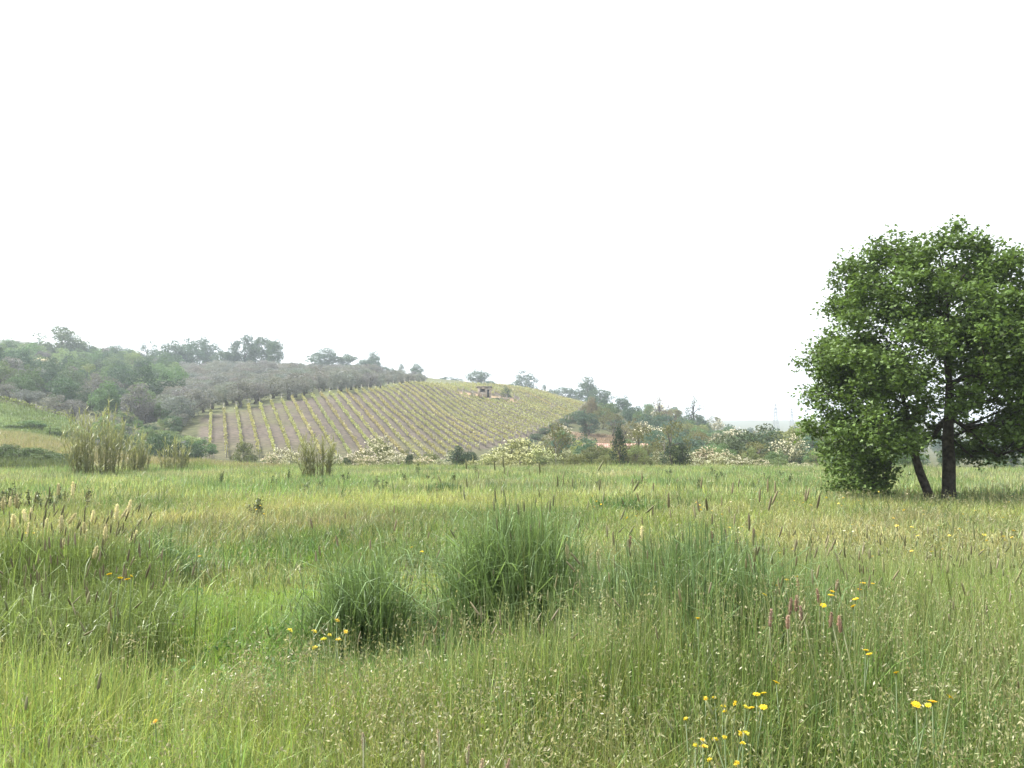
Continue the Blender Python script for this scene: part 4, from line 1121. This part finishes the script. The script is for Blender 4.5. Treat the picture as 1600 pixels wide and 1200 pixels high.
def big_tree(name, label, base, trunk, centres, r_base, colour, seed, per=82, bf=0.35):
    g = np.random.default_rng(seed)
    e = empty(name, base, label, "tree")
    nodes, par, area, nn = skeleton(trunk, centres, bf, seed)
    r = 0.009 * area ** 0.47
    r = r * (r_base / max(r[1], 1e-6)) if r[1] > 0 else r
    r = np.maximum(r, 0.006)
    a = Acc(); pts = [np.asarray(p, float) for p in trunk]
    rr = [r_base * np.interp(i, [0, 1, 2, 3, nn - 1], [1.25, 1.0, 0.95, 0.85, 0.12]) for i in range(nn)]; r[:nn] = rr
    tube(a, pts, rr, 10)
    tk = link("trunk", a.mesh("trunk", smooth=True), M_BARK, e)
    a = Acc()
    for i in range(nn, len(nodes)):
        p_ = par[i]; rp = min(r[p_], r[i] * 1.45) if p_ >= nn else min(r[p_] * 0.8, r[i] * 1.3)
        tube(a, [nodes[p_], nodes[i]], [rp, r[i]], 6 if r[i] > 0.03 else 4, cap=False)
    link("branch", a.mesh("branch", smooth=True), M_BARK, tk)["kind"] = "stuff"
    acc = Acc()
    for c_ in centres:
        n = int(per * g.uniform(0.6, 1.35)); sx = g.uniform(0.14, 0.24)
        P = c_ + np.clip(g.normal(0, 1, (n, 3)), -1.9, 1.9) * np.array([sx, sx, g.uniform(.10, .17)]); rr_ = np.linalg.norm((P - c_)[:, :2], axis=1)
        P[:, 2] -= 0.3 * rr_ ** 1.5
        V, Qd, S = broadleaf(P, 0.112, g, g.uniform(0.62, 1.4, n) * g.uniform(0.8, 1.2))
        acc.add(V, Qd, S)
    cr = link("crown", acc.mesh("crown"), M_LEAF, e); cr.color = (*colour, 1); cr["kind"] = "stuff"
    return e
ALL = crown_pts(1450, 5)
rowp = 787 - ALL[:, 2] / K; pxp = 1478 + ALL[:, 0] / K
keep = ~((pxp > 1392) & (pxp < 1535) & (rowp > 685)) & ~((pxp >= 1535) & (rowp > 718)); ALL, rowp, pxp = ALL[keep], rowp[keep], pxp[keep]
lean_side = (pxp < 1432 + (rowp - 640) * 0.05) & (rowp > 500)
lobe = np.array([[ (px - 1478) * K, g.normal(-0.6, 0.7), (787 - py) * K] for px, py in zip(g.uniform(1290, 1376, 26), g.uniform(708, 764, 26))])
mt = [np.array([(q[0] - 1478) * K, q[2], (787 - q[1]) * K]) for q in ((1478, 792, 0), (1478, 760, 0), (1480, 720, 0), (1480, 690, 0.02), (1484, 650, 0.05), (1488, 600, 0.08), (1484, 540, 0.1), (1490, 480, 0.1), (1486, 420, 0.05))]
big_tree("field_maple", "big dark green tree on a straight upright trunk in the meadow", (TX, TD, TZ), mt, ALL[~lean_side], 0.185, (0.096, 0.155, 0.038), 31)
LX = px_x(1450, 23.8)
sh = np.array([(1450 - 1478) * K, -0.2, 0])
lt = [np.array([(q[0] - 1450) * K, 0, (787 - q[1]) * K]) for q in ((1452, 793), (1445, 768), (1434, 738), (1428, 715), (1426, 680), (1416, 640), (1404, 590), (1394, 540))]
big_tree("leaning_maple", "smaller green tree on a thin trunk leaning away from the upright trunk", (LX, 23.8, gz(LX, 23.8)), lt, np.concatenate([ALL[lean_side], lobe]) - sh, 0.125, (0.100, 0.160, 0.040), 32)

# ------------------------------------------------------------------ reeds at the far side of the meadow
def reed_clump(px, py_base, py_top, wpx, n, label, seed, colour=(0.20, 0.215, 0.10), lv=26):
    g = np.random.default_rng(seed)
    d = depth_for(py_base, 0.0); x = px_x(px, d); z0 = gz(x, d)
    H = px_point(px, py_top, d)[2] - z0; Wd = wpx * d / F_PX
    e = empty("reed_clump", (x, d, z0), label, "reeds")
    st, lf = Acc(), Acc()
    for i in range(n):
        a_ = g.uniform(0, 6.28); q = math.sqrt(g.uniform(0, 1)) * Wd * 0.40
        b0 = np.array([q * math.cos(a_), q * math.sin(a_) * 0.8, -0.05]); h = H * (1 - 0.5 * (q / (Wd * .4)) ** 2 * g.uniform(.2, 1)) * (0.5 + 0.5 * g.uniform(0, 1) ** 1.3)
        ln = np.array([b0[0], b0[1], 0]) * g.uniform(0.1, 0.55) + np.array([g.normal(0, .08), g.normal(0, .08), 0]) * H * .4
        pt = [b0, b0 + ln * 0.35 + [0, 0, h * .5], b0 + ln + [0, 0, h]]
        tube(st, pt, [0.010, 0.008, 0.004], 4, g.uniform(0.8, 1.3))
        m = lv
        tt = g.uniform(0.0, 1.0, m) ** 0.8
        base = np.stack([b0 + (pt[1] - b0) * min(1, 2 * q_) + (pt[2] - pt[1]) * max(0, 2 * q_ - 1) for q_ in tt])
        V, P = grow(base, g.uniform(0.3, 0.62, m), 0.9 * g.gamma(2, .5, m), g.uniform(0, 6.28, m), g.uniform(0.02, 0.045, m), 2, g, 0.15)
        S = np.repeat(g.uniform(0.7, 1.2, m) * np.where(tt > 0.8, 1.35, 1.0), 5)
        o_ = lf.n; lf.add(V.reshape(-1, 3), P[0], S); lf.cont(P[1] + o_)
    o = link("cane", st.mesh("cane"), M_GRASS_OBJ, e); o.color = (0.22, 0.225, 0.11, 1); o["kind"] = "stuff"
    o = link("leaf", lf.mesh("leaf"), M_GRASS_OBJ, e); o.color = (*colour, 1); o["kind"] = "stuff"
reed_clump(163, 746, 618, 112, 105, "tallest clump of giant reeds at the left of the meadow", 1)
reed_clump(218, 741, 668, 46, 34, "lower reed clump joined to the tallest reeds", 2)
reed_clump(275, 738, 678, 60, 34, "thin ragged reed clump at the left corner of the vineyard", 3, (0.185, 0.20, 0.09))
reed_clump(497, 750, 664, 54, 36, "single narrow reed clump in front of the vine rows", 4, (0.18, 0.19, 0.085))

# ------------------------------------------------------------------ tussocks of tall grass in the near meadow
a = Acc(); spindle(a, (0, 0, 0), (0, 0, 1), 0.085, 7, rough=.1); HEAD = a.mesh("seed_head", smooth=True)
def fluffy(seed):
    g = np.random.default_rng(seed); a = Acc(); spindle(a, (0, 0, 0), (0, 0, 1), 0.075, 6, 0.9)
    n = 120; z = g.uniform(0.02, 0.98, n); an = g.uniform(0, 6.28, n); r = 0.085 * np.sin(np.pi * (0.1 + z * 0.85)) + 0.02
    rhombs(a, np.stack([r * np.cos(an), r * np.sin(an), z], -1), 0.10, g, 0.4, (0.85, 1.3), updir=np.stack([np.cos(an), np.sin(an), np.full(n, .8)], -1), tilt=.25)
    return a.mesh("fluffy_head")
FLUFF = [fluffy(k) for k in range(3)]
def tussock(px, py_base, height, radius, n, label, colour, seed, heads=20, head_colour=(0.13, 0.105, 0.075), fluff=0, lean=0.32, w=0.007, even=0.35):
    g = np.random.default_rng(seed)
    d = depth_for(py_base, 0.0); x = px_x(px, d); z0 = gz(x, d)
    e = empty("grass_tussock", (x, d, z0), label, "grass tussock", None)
    ns = 9                                                    # several shoots of different height make up one ragged tussock
    sa = g.uniform(0, 6.28, ns); sq = np.sqrt(g.uniform(0, 1, ns)) * radius * 0.9; sh_ = g.uniform(0.5, 1.0, ns); sh_[:2] = 1.0; sq[:2] *= 0.4
    pick = g.integers(0, ns, n)
    base = np.stack([sq[pick] * np.cos(sa[pick]) + g.normal(0, radius * .26, n), sq[pick] * np.sin(sa[pick]) + g.normal(0, radius * .26, n), np.full(n, -0.04)], -1)
    an = np.arctan2(base[:, 1], base[:, 0]); q = np.hypot(base[:, 0], base[:, 1])
    hh = height * 1.08 * (even + (1 - even) * g.uniform(0, 1, n) ** 0.8) * sh_[pick] ** (0.6 if even > .4 else 1)
    az = np.where(g.uniform(0, 1, n) < .4, an, g.uniform(0, 6.28, n)) + g.normal(0, .5, n)
    V, P = grow(base, hh, 0.75 * lean * g.gamma(1.3, .8, n), az, w * g.uniform(.6, 1.4, n), 3, g)
    acc = Acc(); acc.add(V.reshape(-1, 3), P[0], np.repeat(np.where(g.uniform(0, 1, n) < .1, g.uniform(1.4, 1.9, n), g.uniform(.6, 1.4, n)), 7)); acc.cont(P[1])
    k_ = int(n * 0.9); src = g.integers(0, n, k_); tt = g.uniform(0, 1, k_)[:, None]      # stem leaves standing off the stalks
    lo_ = (V[src, 2] + V[src, 3]) / 2; hi_ = (V[src, 4] + V[src, 5]) / 2
    V2, P2 = grow(lo_ + (hi_ - lo_) * tt, height * g.uniform(.14, .34, k_), 1.1 * g.gamma(2, .5, k_), g.uniform(0, 6.28, k_), w * 1.3 * g.uniform(.6, 1.4, k_), 2, g, .12)
    o_ = acc.n; acc.add(V2.reshape(-1, 3), P2[0], np.repeat(g.uniform(.7, 1.8, k_), 5)); acc.cont(P2[1] + o_)
    o = link("blade", acc.mesh("blade"), M_GRASS_OBJ, e); o.color = (*colour, 1); o["kind"] = "stuff"
    m = heads
    if not m: return
    an = g.uniform(0, 6.28, m); q = np.sqrt(g.uniform(0, 1, m)) * radius * 0.95
    base = np.stack([q * np.cos(an), q * np.sin(an), np.full(m, -0.04)], -1)
    V, P = grow(base, height * g.uniform(0.78, 1.16, m), 0.13 * g.gamma(2, .5, m), an + g.normal(0, .6, m), np.full(m, 0.006), 3, g)
    acc = Acc(); acc.add(V.reshape(-1, 3), P[0], np.repeat(g.uniform(.9, 1.3, m), 7)); acc.cont(P[1])
    o = link("stalk", acc.mesh("stalk"), M_GRASS_OBJ, e); o.color = (0.17, 0.195, 0.08, 1); o["kind"] = "stuff"
    for i in range(m):
        tip = V[i, 6]; dv = Vector(tip - (V[i, 4] + V[i, 5]) / 2).normalized()
        fl = i < fluff
        s = link("seed_head", FLUFF[i % 3] if fl else HEAD, M_HEAD, e, tip - np.array(dv) * 0.015)
        L = g.uniform(0.09, 0.14) if fl else g.uniform(0.05, 0.10); s.scale = (L * (1.3 if fl else 0.85),) * 2 + (L,)
        s.rotation_euler = dv.to_track_quat('Z', 'Y').to_euler()
        hc = np.array((0.58, 0.53, 0.31) if fl else (np.array(head_colour) * 0.9 + [.07, .075, .035])) * g.uniform(.7, 1.4); s.color = (*hc, 1)
BL = (0.130, 0.195, 0.078)
tussock(55, 1000, 1.12, 0.85, 2600, "tall dense grass tussock with many dark spikes and cream heads", (0.145, 0.20, 0.065), 21, 110, (0.10, 0.085, 0.055), 26, lean=.09, w=.006, even=.6)
tussock(-40, 1010, 1.10, 0.60, 1800, "upright grass stand with dark spikes adjoining the cream-headed tussock", (0.15, 0.20, 0.07), 41, 50, (0.10, 0.085, 0.055), 8, lean=.09, w=.006, even=.6)
tussock(120, 990, 0.98, 0.50, 1600, "upright grass stand falling away from the cream-headed tussock", (0.145, 0.195, 0.068), 42, 46, (0.11, 0.09, 0.06), 5, lean=.10, w=.006, even=.55)
tussock(30, 1090, 0.90, 0.60, 1500, "dense upright grass in front of the cream-headed tussock", (0.15, 0.20, 0.07), 43, 26, (0.12, 0.10, 0.065), 0, lean=.10, w=.0055, even=.55)
tussock(170, 1050, 0.86, 0.55, 1200, "sloping shoulder of brownish spiked grass beside the cream-headed tussock", (0.145, 0.195, 0.065), 22, 55, (0.12, 0.085, 0.07), lean=.12, w=.006, even=.5)
tussock(575, 1015, 0.98, 0.44, 1400, "compact blue-green tussock with yellow flowers at its foot", BL, 23, 14, (0.15, 0.10, 0.085))
tussock(835, 1035, 1.34, 0.50, 2000, "tallest blue-green tussock with slim spikes in the middle of the meadow", BL, 24, 48, (0.12, 0.12, 0.075), lean=.17, even=.5)
tussock(725, 1010, 0.46, 0.35, 450, "thin green tussock beside the tallest blue-green one", (0.13, 0.20, 0.06), 25, 6)
tussock(1105, 1085, 1.22, 0.62, 2400, "broad dark blue-green tussock with brown spikes", (0.112, 0.172, 0.070), 26, 44, (0.12, 0.09, 0.065), 0, lean=.16, even=.5)
tussock(985, 1060, 0.92, 0.45, 700, "grey-green tussock with a few pale heads beside the broad dark one", (0.135, 0.19, 0.08), 27, 12, (0.19, 0.17, 0.11), 3)
tussock(245, 912, 0.85, 0.45, 700, "small dark blue-green tussock alone in the shorter grass", (0.10, 0.165, 0.065), 28, 4, (0.13, 0.13, 0.08), w=.009)
tussock(660, 890, 0.50, 0.50, 420, "low tangled tussock behind the compact blue-green one", (0.13, 0.185, 0.065), 29, 5, w=.010)
tussock(985, 803, 0.62, 0.85, 600, "rounded green tussock far out in the meadow", (0.08, 0.15, 0.045), 30, 0, w=.016)
tussock(688, 772, 0.55, 0.75, 420, "small dark tussock near the far edge of the meadow", (0.07, 0.12, 0.04), 31, 0, w=.018)
tussock(1240, 1120, 0.95, 0.55, 600, "loose yellow-green grass clump with brown spikes beside the yellow flowers", (0.13, 0.165, 0.055), 32, 16, (0.14, 0.11, 0.07), lean=.3)
tussock(1430, 1080, 0.95, 0.60, 600, "loose pale grass clump with green spikes", (0.13, 0.165, 0.06), 33, 16, (0.15, 0.15, 0.07), lean=.3)
tussock(1550, 1060, 1.0, 0.60, 600, "pale grass clump with upright green spikes beside the loose pale clump", (0.135, 0.17, 0.06), 34, 18, (0.14, 0.15, 0.07), lean=.26)

# ------------------------------------------------------------------ single flowers and stalks
def flower_mesh(seed):
    g = np.random.default_rng(seed); a = Acc(); n = 16
    for ring, (r, z, k) in enumerate(((1.0, 0.0, n), (0.62, 0.12, 12))):
        for i in range(k):
            an = i * 2 * math.pi / k + ring * .2 + g.normal(0, .06); c_, s_ = math.cos(an), math.sin(an); L = r * g.uniform(.85, 1.1)
            v = np.array([-s_, c_, 0]) * 0.17 * r; d = np.array([c_, s_, 0])
            a.add(np.array([d * .1 + [0, 0, z], d * L * .6 + v + [0, 0, z + .12], d * L + [0, 0, z + .08 + g.normal(0, .04)], d * L * .6 - v + [0, 0, z + .12]]), [[0, 1, 2, 3]], g.uniform(.85, 1.15))
    tube(a, [(0, 0, -.35), (0, 0, -.02), (0, 0, .2)], [.16, .3, .26], 7, .8)
    return a.mesh("flower_head")
def ball_mesh(seed):
    g = np.random.default_rng(seed); a = Acc(); n = 46
    d = g.normal(0, 1, (n, 3)); d[:, 2] = np.abs(d[:, 2]); d /= np.linalg.norm(d, axis=1)[:, None]
    rhombs(a, d * g.uniform(.55, 1, (n, 1)) * [1, 1, .8], .62, g, .8, (.8, 1.2), updir=d, tilt=.5)
    tube(a, [(0, 0, -.5), (0, 0, .2)], [.1, .4], 6, .8)
    return a.mesh("flower_cluster")
FH = [flower_mesh(k) for k in range(3)]; FB = [ball_mesh(k) for k in range(3)]
STEMS = []
for k in range(4):
    g = np.random.default_rng(k); a = Acc(); dx, dy = g.normal(0, .06, 2)
    tube(a, [(dx, dy, -.05), (dx * .4, dy * .4, .5), (0, 0, 1)], [.004, .0035, .0025], 5); STEMS.append(a.mesh("stem"))
def flower(px, py, h, size, label, group, name="yellow_flower", colour=(0.72, 0.50, 0.02), heads=FH, cat="flower"):
    d = depth_for(py, h); x = px_x(px, d); z0 = gz(x, d)
    e = empty(name, (x, d, z0), label, cat, group)
    top = px_point(px, py, d)[2] - z0
    s = link("stem", random.choice(STEMS), M_GRASS_OBJ, e); s.scale = (1, 1, top); s.color = (0.10, 0.15, 0.05, 1); s.rotation_euler.z = random.uniform(0, 6)
    q = link("flower_head", random.choice(heads), M_BLOSSOM, e, (0, 0, top)); q.scale = (size * random.uniform(.55, .9),) * 2 + (size * .7,); q.color = (*jit(colour, .12), 1)
    q.rotation_euler = (random.gauss(-.15, .35), random.gauss(0, .35), random.uniform(0, 6))
for px, py in ((1183, 1083), (1172, 1085), (1203, 1066), (1164, 1106), (1182, 1105)):
    flower(px, py, .55, .021, "flat yellow flower at the base of the broad dark tussock", "flat yellow flowers by the dark tussock")
for px, py in ((1095, 1092), (1108, 1091), (1140, 1099), (1124, 1112), (1064, 1124), (1155, 1146), (1150, 1162), (1078, 1165), (1089, 1157), (1108, 1156), (1122, 1152), (1140, 1193), (1099, 1188), (1091, 1167), (1155, 1105), (1121, 1104), (1146, 1146)):
    flower(px, py, .48, .015, "small ball-shaped yellow flower head in the patch before the broad dark tussock", "small yellow flower patch", heads=FB, colour=(0.74, 0.60, 0.06))
for px, py in ((1341, 1016), (1346, 1022), (1386, 1051), (1415, 1101), (1433, 1102), (1440, 1096), (1467, 1089)):
    flower(px, py, .66, .021, "yellow flower among the loose pale grass clumps", "yellow flowers in the pale grass")
for px, py in ((1205, 914), (1218, 902), (1223, 906), (1238, 901), (1290, 930), (1292, 924), (1324, 947), (1328, 936), (1340, 911), (1355, 912), (1278, 946), (1334, 921), (1188, 929), (1085, 966)):
    flower(px, py, .80, .022, "yellow flower rising near the reddish sorrel spikes", "yellow flowers near the sorrel")
for px, py in ((208, 905), (214, 900), (197, 903), (318, 869), (50, 833), (60, 833), (180, 897)):
    flower(px, py, .80, .022, "yellow flower beside the cream-headed tussock", "yellow flowers on the left")
flower(258, 1127, .35, .021, "single orange-yellow flower low in the short grass", None, colour=(0.75, 0.40, 0.02))
for px, py in ((460, 985), (497, 987), (498, 1013), (520, 993), (545, 988), (532, 970), (512, 999), (534, 1000)):
    flower(px, py, .5, .02, "pale yellow flower cluster at the foot of the compact blue-green tussock", "yellow flowers under the compact tussock", heads=FB, colour=(0.74, 0.62, 0.10))
for px, py in ((410, 790), (404, 796), (416, 803), (645, 855), (661, 862), (978, 809), (992, 806), (925, 775), (931, 783), (928, 792), (938, 788), (872, 845)):
    flower(px, py, .6, .03, "small yellow flower scattered in the middle meadow", "yellow flowers of the middle meadow")
for i in range(84):
    px = random.uniform(1080, 1640); py = 768 + 110 * random.random() ** 1.4
    flower(px, py, .5, random.uniform(.024, .038), "tiny yellow flower in the grass around the big tree", "tiny flowers around the big tree", colour=(0.74, 0.58, 0.10) if random.random() < .75 else (.7, .66, .45))

# reddish sorrel spikes
def sorrel(px, py, h, L, label, group, colour=(0.36, 0.24, 0.18), seed=0):
    d = depth_for(py, h); x = px_x(px, d); z0 = gz(x, d); top = px_point(px, py, d)[2] - z0
    e = empty("sorrel_spike", (x, d, z0), label, "flower spike", group)
    s = link("stem", random.choice(STEMS), M_GRASS_OBJ, e); s.scale = (1.2, 1.2, top); s.color = (0.13, 0.15, 0.06, 1)
    q = link("flower_head", FLUFF[seed % 3], M_HEAD, e, (0, 0, top - L * .6)); q.scale = (L * .85, L * .85, L * random.uniform(.6, .85)); q.color = (*jit(colour, .2), 1)
    q.rotation_euler = (random.gauss(0, .15), random.gauss(0, .15), random.uniform(0, 6))
for i, (px, py) in enumerate(((1298, 905), (1241, 905), (1272, 926), (1195, 957), (1226, 940), (1244, 948), (1288, 958), (1222, 960), (1236, 935), (1303, 965))):
    sorrel(px, py, .82, .11, "reddish sorrel spike between the yellow flowers", "reddish sorrel spikes", seed=i)
for i, (px, py) in enumerate(((980, 843), (1174, 826), (1128, 832), (1112, 830), (1147, 842))):
    sorrel(px, py, .95, .12, "tall purplish spike above the broad dark tussock", "tall purplish spikes", (0.24, 0.16, 0.125), seed=i)
for i, (px, py) in enumerate(((690, 1145), (732, 1172), (575, 1152), (752, 1188), (665, 1182), (790, 1188))):
    sorrel(px, py, .55, .08, "pinkish tan seed plume low in the front grass", "pinkish seed plumes in front", (0.42, 0.35, 0.23), seed=i)

# cream-flowered herb in front of the tallest tussock
for k, (px, py) in enumerate(((770, 1068), (800, 1060), (838, 1068))):
    d = depth_for(py, .42); x = px_x(px, d); z0 = gz(x, d); g = np.random.default_rng(60 + k)
    e = empty("white_flowered_herb", (x, d, z0), "low leafy herb with tiny white flower clusters before the tallest tussock", "herb", "white-flowered herbs")
    a = Acc(); n = 160
    rhombs(a, np.stack([g.normal(0, .14, n), g.normal(0, .12, n), g.uniform(.03, .40, n)], -1), .05, g, .4, (.75, 1.25), updir=np.array([0, 0, .5]), tilt=.7)
    o = link("leaf", a.mesh("herb_leaf"), M_GRASS_OBJ, e); o.color = (0.085, 0.15, 0.045, 1); o["kind"] = "stuff"
    for i in range(14):
        p_ = np.array([g.normal(0, .13), g.normal(0, .11), g.uniform(.36, .5)])
        q = link("flower_head", FB[i % 3], M_BLOSSOM, e, p_); q.scale = (.010, .010, .007); q.color = (.46, .46, .33, 1)
        s = link("stem", STEMS[i % 4], M_GRASS_OBJ, e, (p_[0], p_[1], 0)); s.scale = (.7, .7, p_[2]); s.color = (.1, .15, .05, 1)

# dock and other upright stalks standing out of the meadow
def dock(px, py_base, py_top, label, group, seed):
    g = np.random.default_rng(seed); d = depth_for(py_base, 0); x = px_x(px, d); z0 = gz(x, d); H = max(px_point(px, py_top, d)[2] - z0, .5)
    e = empty("dock_stalk", (x, d, z0), label, "weed", group)
    a = Acc(); lf = Acc()
    for b_ in range(3):
        dx, dy = g.normal(0, .06, 2); h = H * (1 if b_ == 0 else g.uniform(.6, .9))
        tube(a, [(dx * .3, dy * .3, -.05), (dx, dy, h * .6), (dx * 1.6, dy * 1.6, h)], [.012, .009, .004], 5)
        n = 60; z = g.uniform(.25, 1, n); C = np.stack([dx * (.3 + 1.3 * z) + g.normal(0, .03, n), dy * (.3 + 1.3 * z) + g.normal(0, .03, n), z * h], -1)
        rhombs(lf, C, .055, g, .5, (.75, 1.25), updir=np.array([0, 0, .5]), tilt=.7)
    o = link("stem", a.mesh("dock_stem"), M_GRASS_OBJ, e); o.color = (.10, .11, .045, 1)
    o = link("leaf", lf.mesh("dock_leaf"), M_GRASS_OBJ, e); o.color = (*jit((.075, .10, .04)), 1); o["kind"] = "stuff"
for i, (px, pb, pt) in enumerate(((32, 800, 752), (18, 800, 762), (55, 800, 765), (68, 805, 770), (8, 806, 768), (102, 795, 757), (142, 800, 762), (85, 800, 772), (412, 815, 780), (404, 812, 786))):
    dock(px, pb, pt, "dark upright weed stalk before the tallest reeds" if px < 300 else "dark leafy weed stalk in the tan middle meadow", "weed stalks before the reeds" if px < 300 else "weed stalks in the tan grass", 70 + i)
for i in range(24):
    px = random.uniform(330, 1250); pb = random.uniform(744, 775)
    dock(px, pb, pb - random.uniform(12, 24), "thin weed stalk standing out of the far meadow", "weed stalks of the far meadow", 90 + i)

# ------------------------------------------------------------------ air
m, t, out = new_mat("hazy_air")
pv = t.nodes.new("ShaderNodeVolumePrincipled")
pv.inputs["Color"].default_value = (0.80, 0.89, 1.0, 1)
pv.inputs["Density"].default_value = 0.00043
pv.inputs["Anisotropy"].default_value = 0.2
t.links.new(pv.outputs[0], out.inputs["Volume"])
lo = float(Z_all.min()) - 1.0; hi = float(max(Z_all.max() + 14, 60))
a = Acc(); box(a, (0, 0, (lo + hi) / 2), (5700, 5700, hi - lo))
tag(link("haze", a.mesh("haze"), m), "thin pale haze in the air over the valley", "haze", kind="stuff")
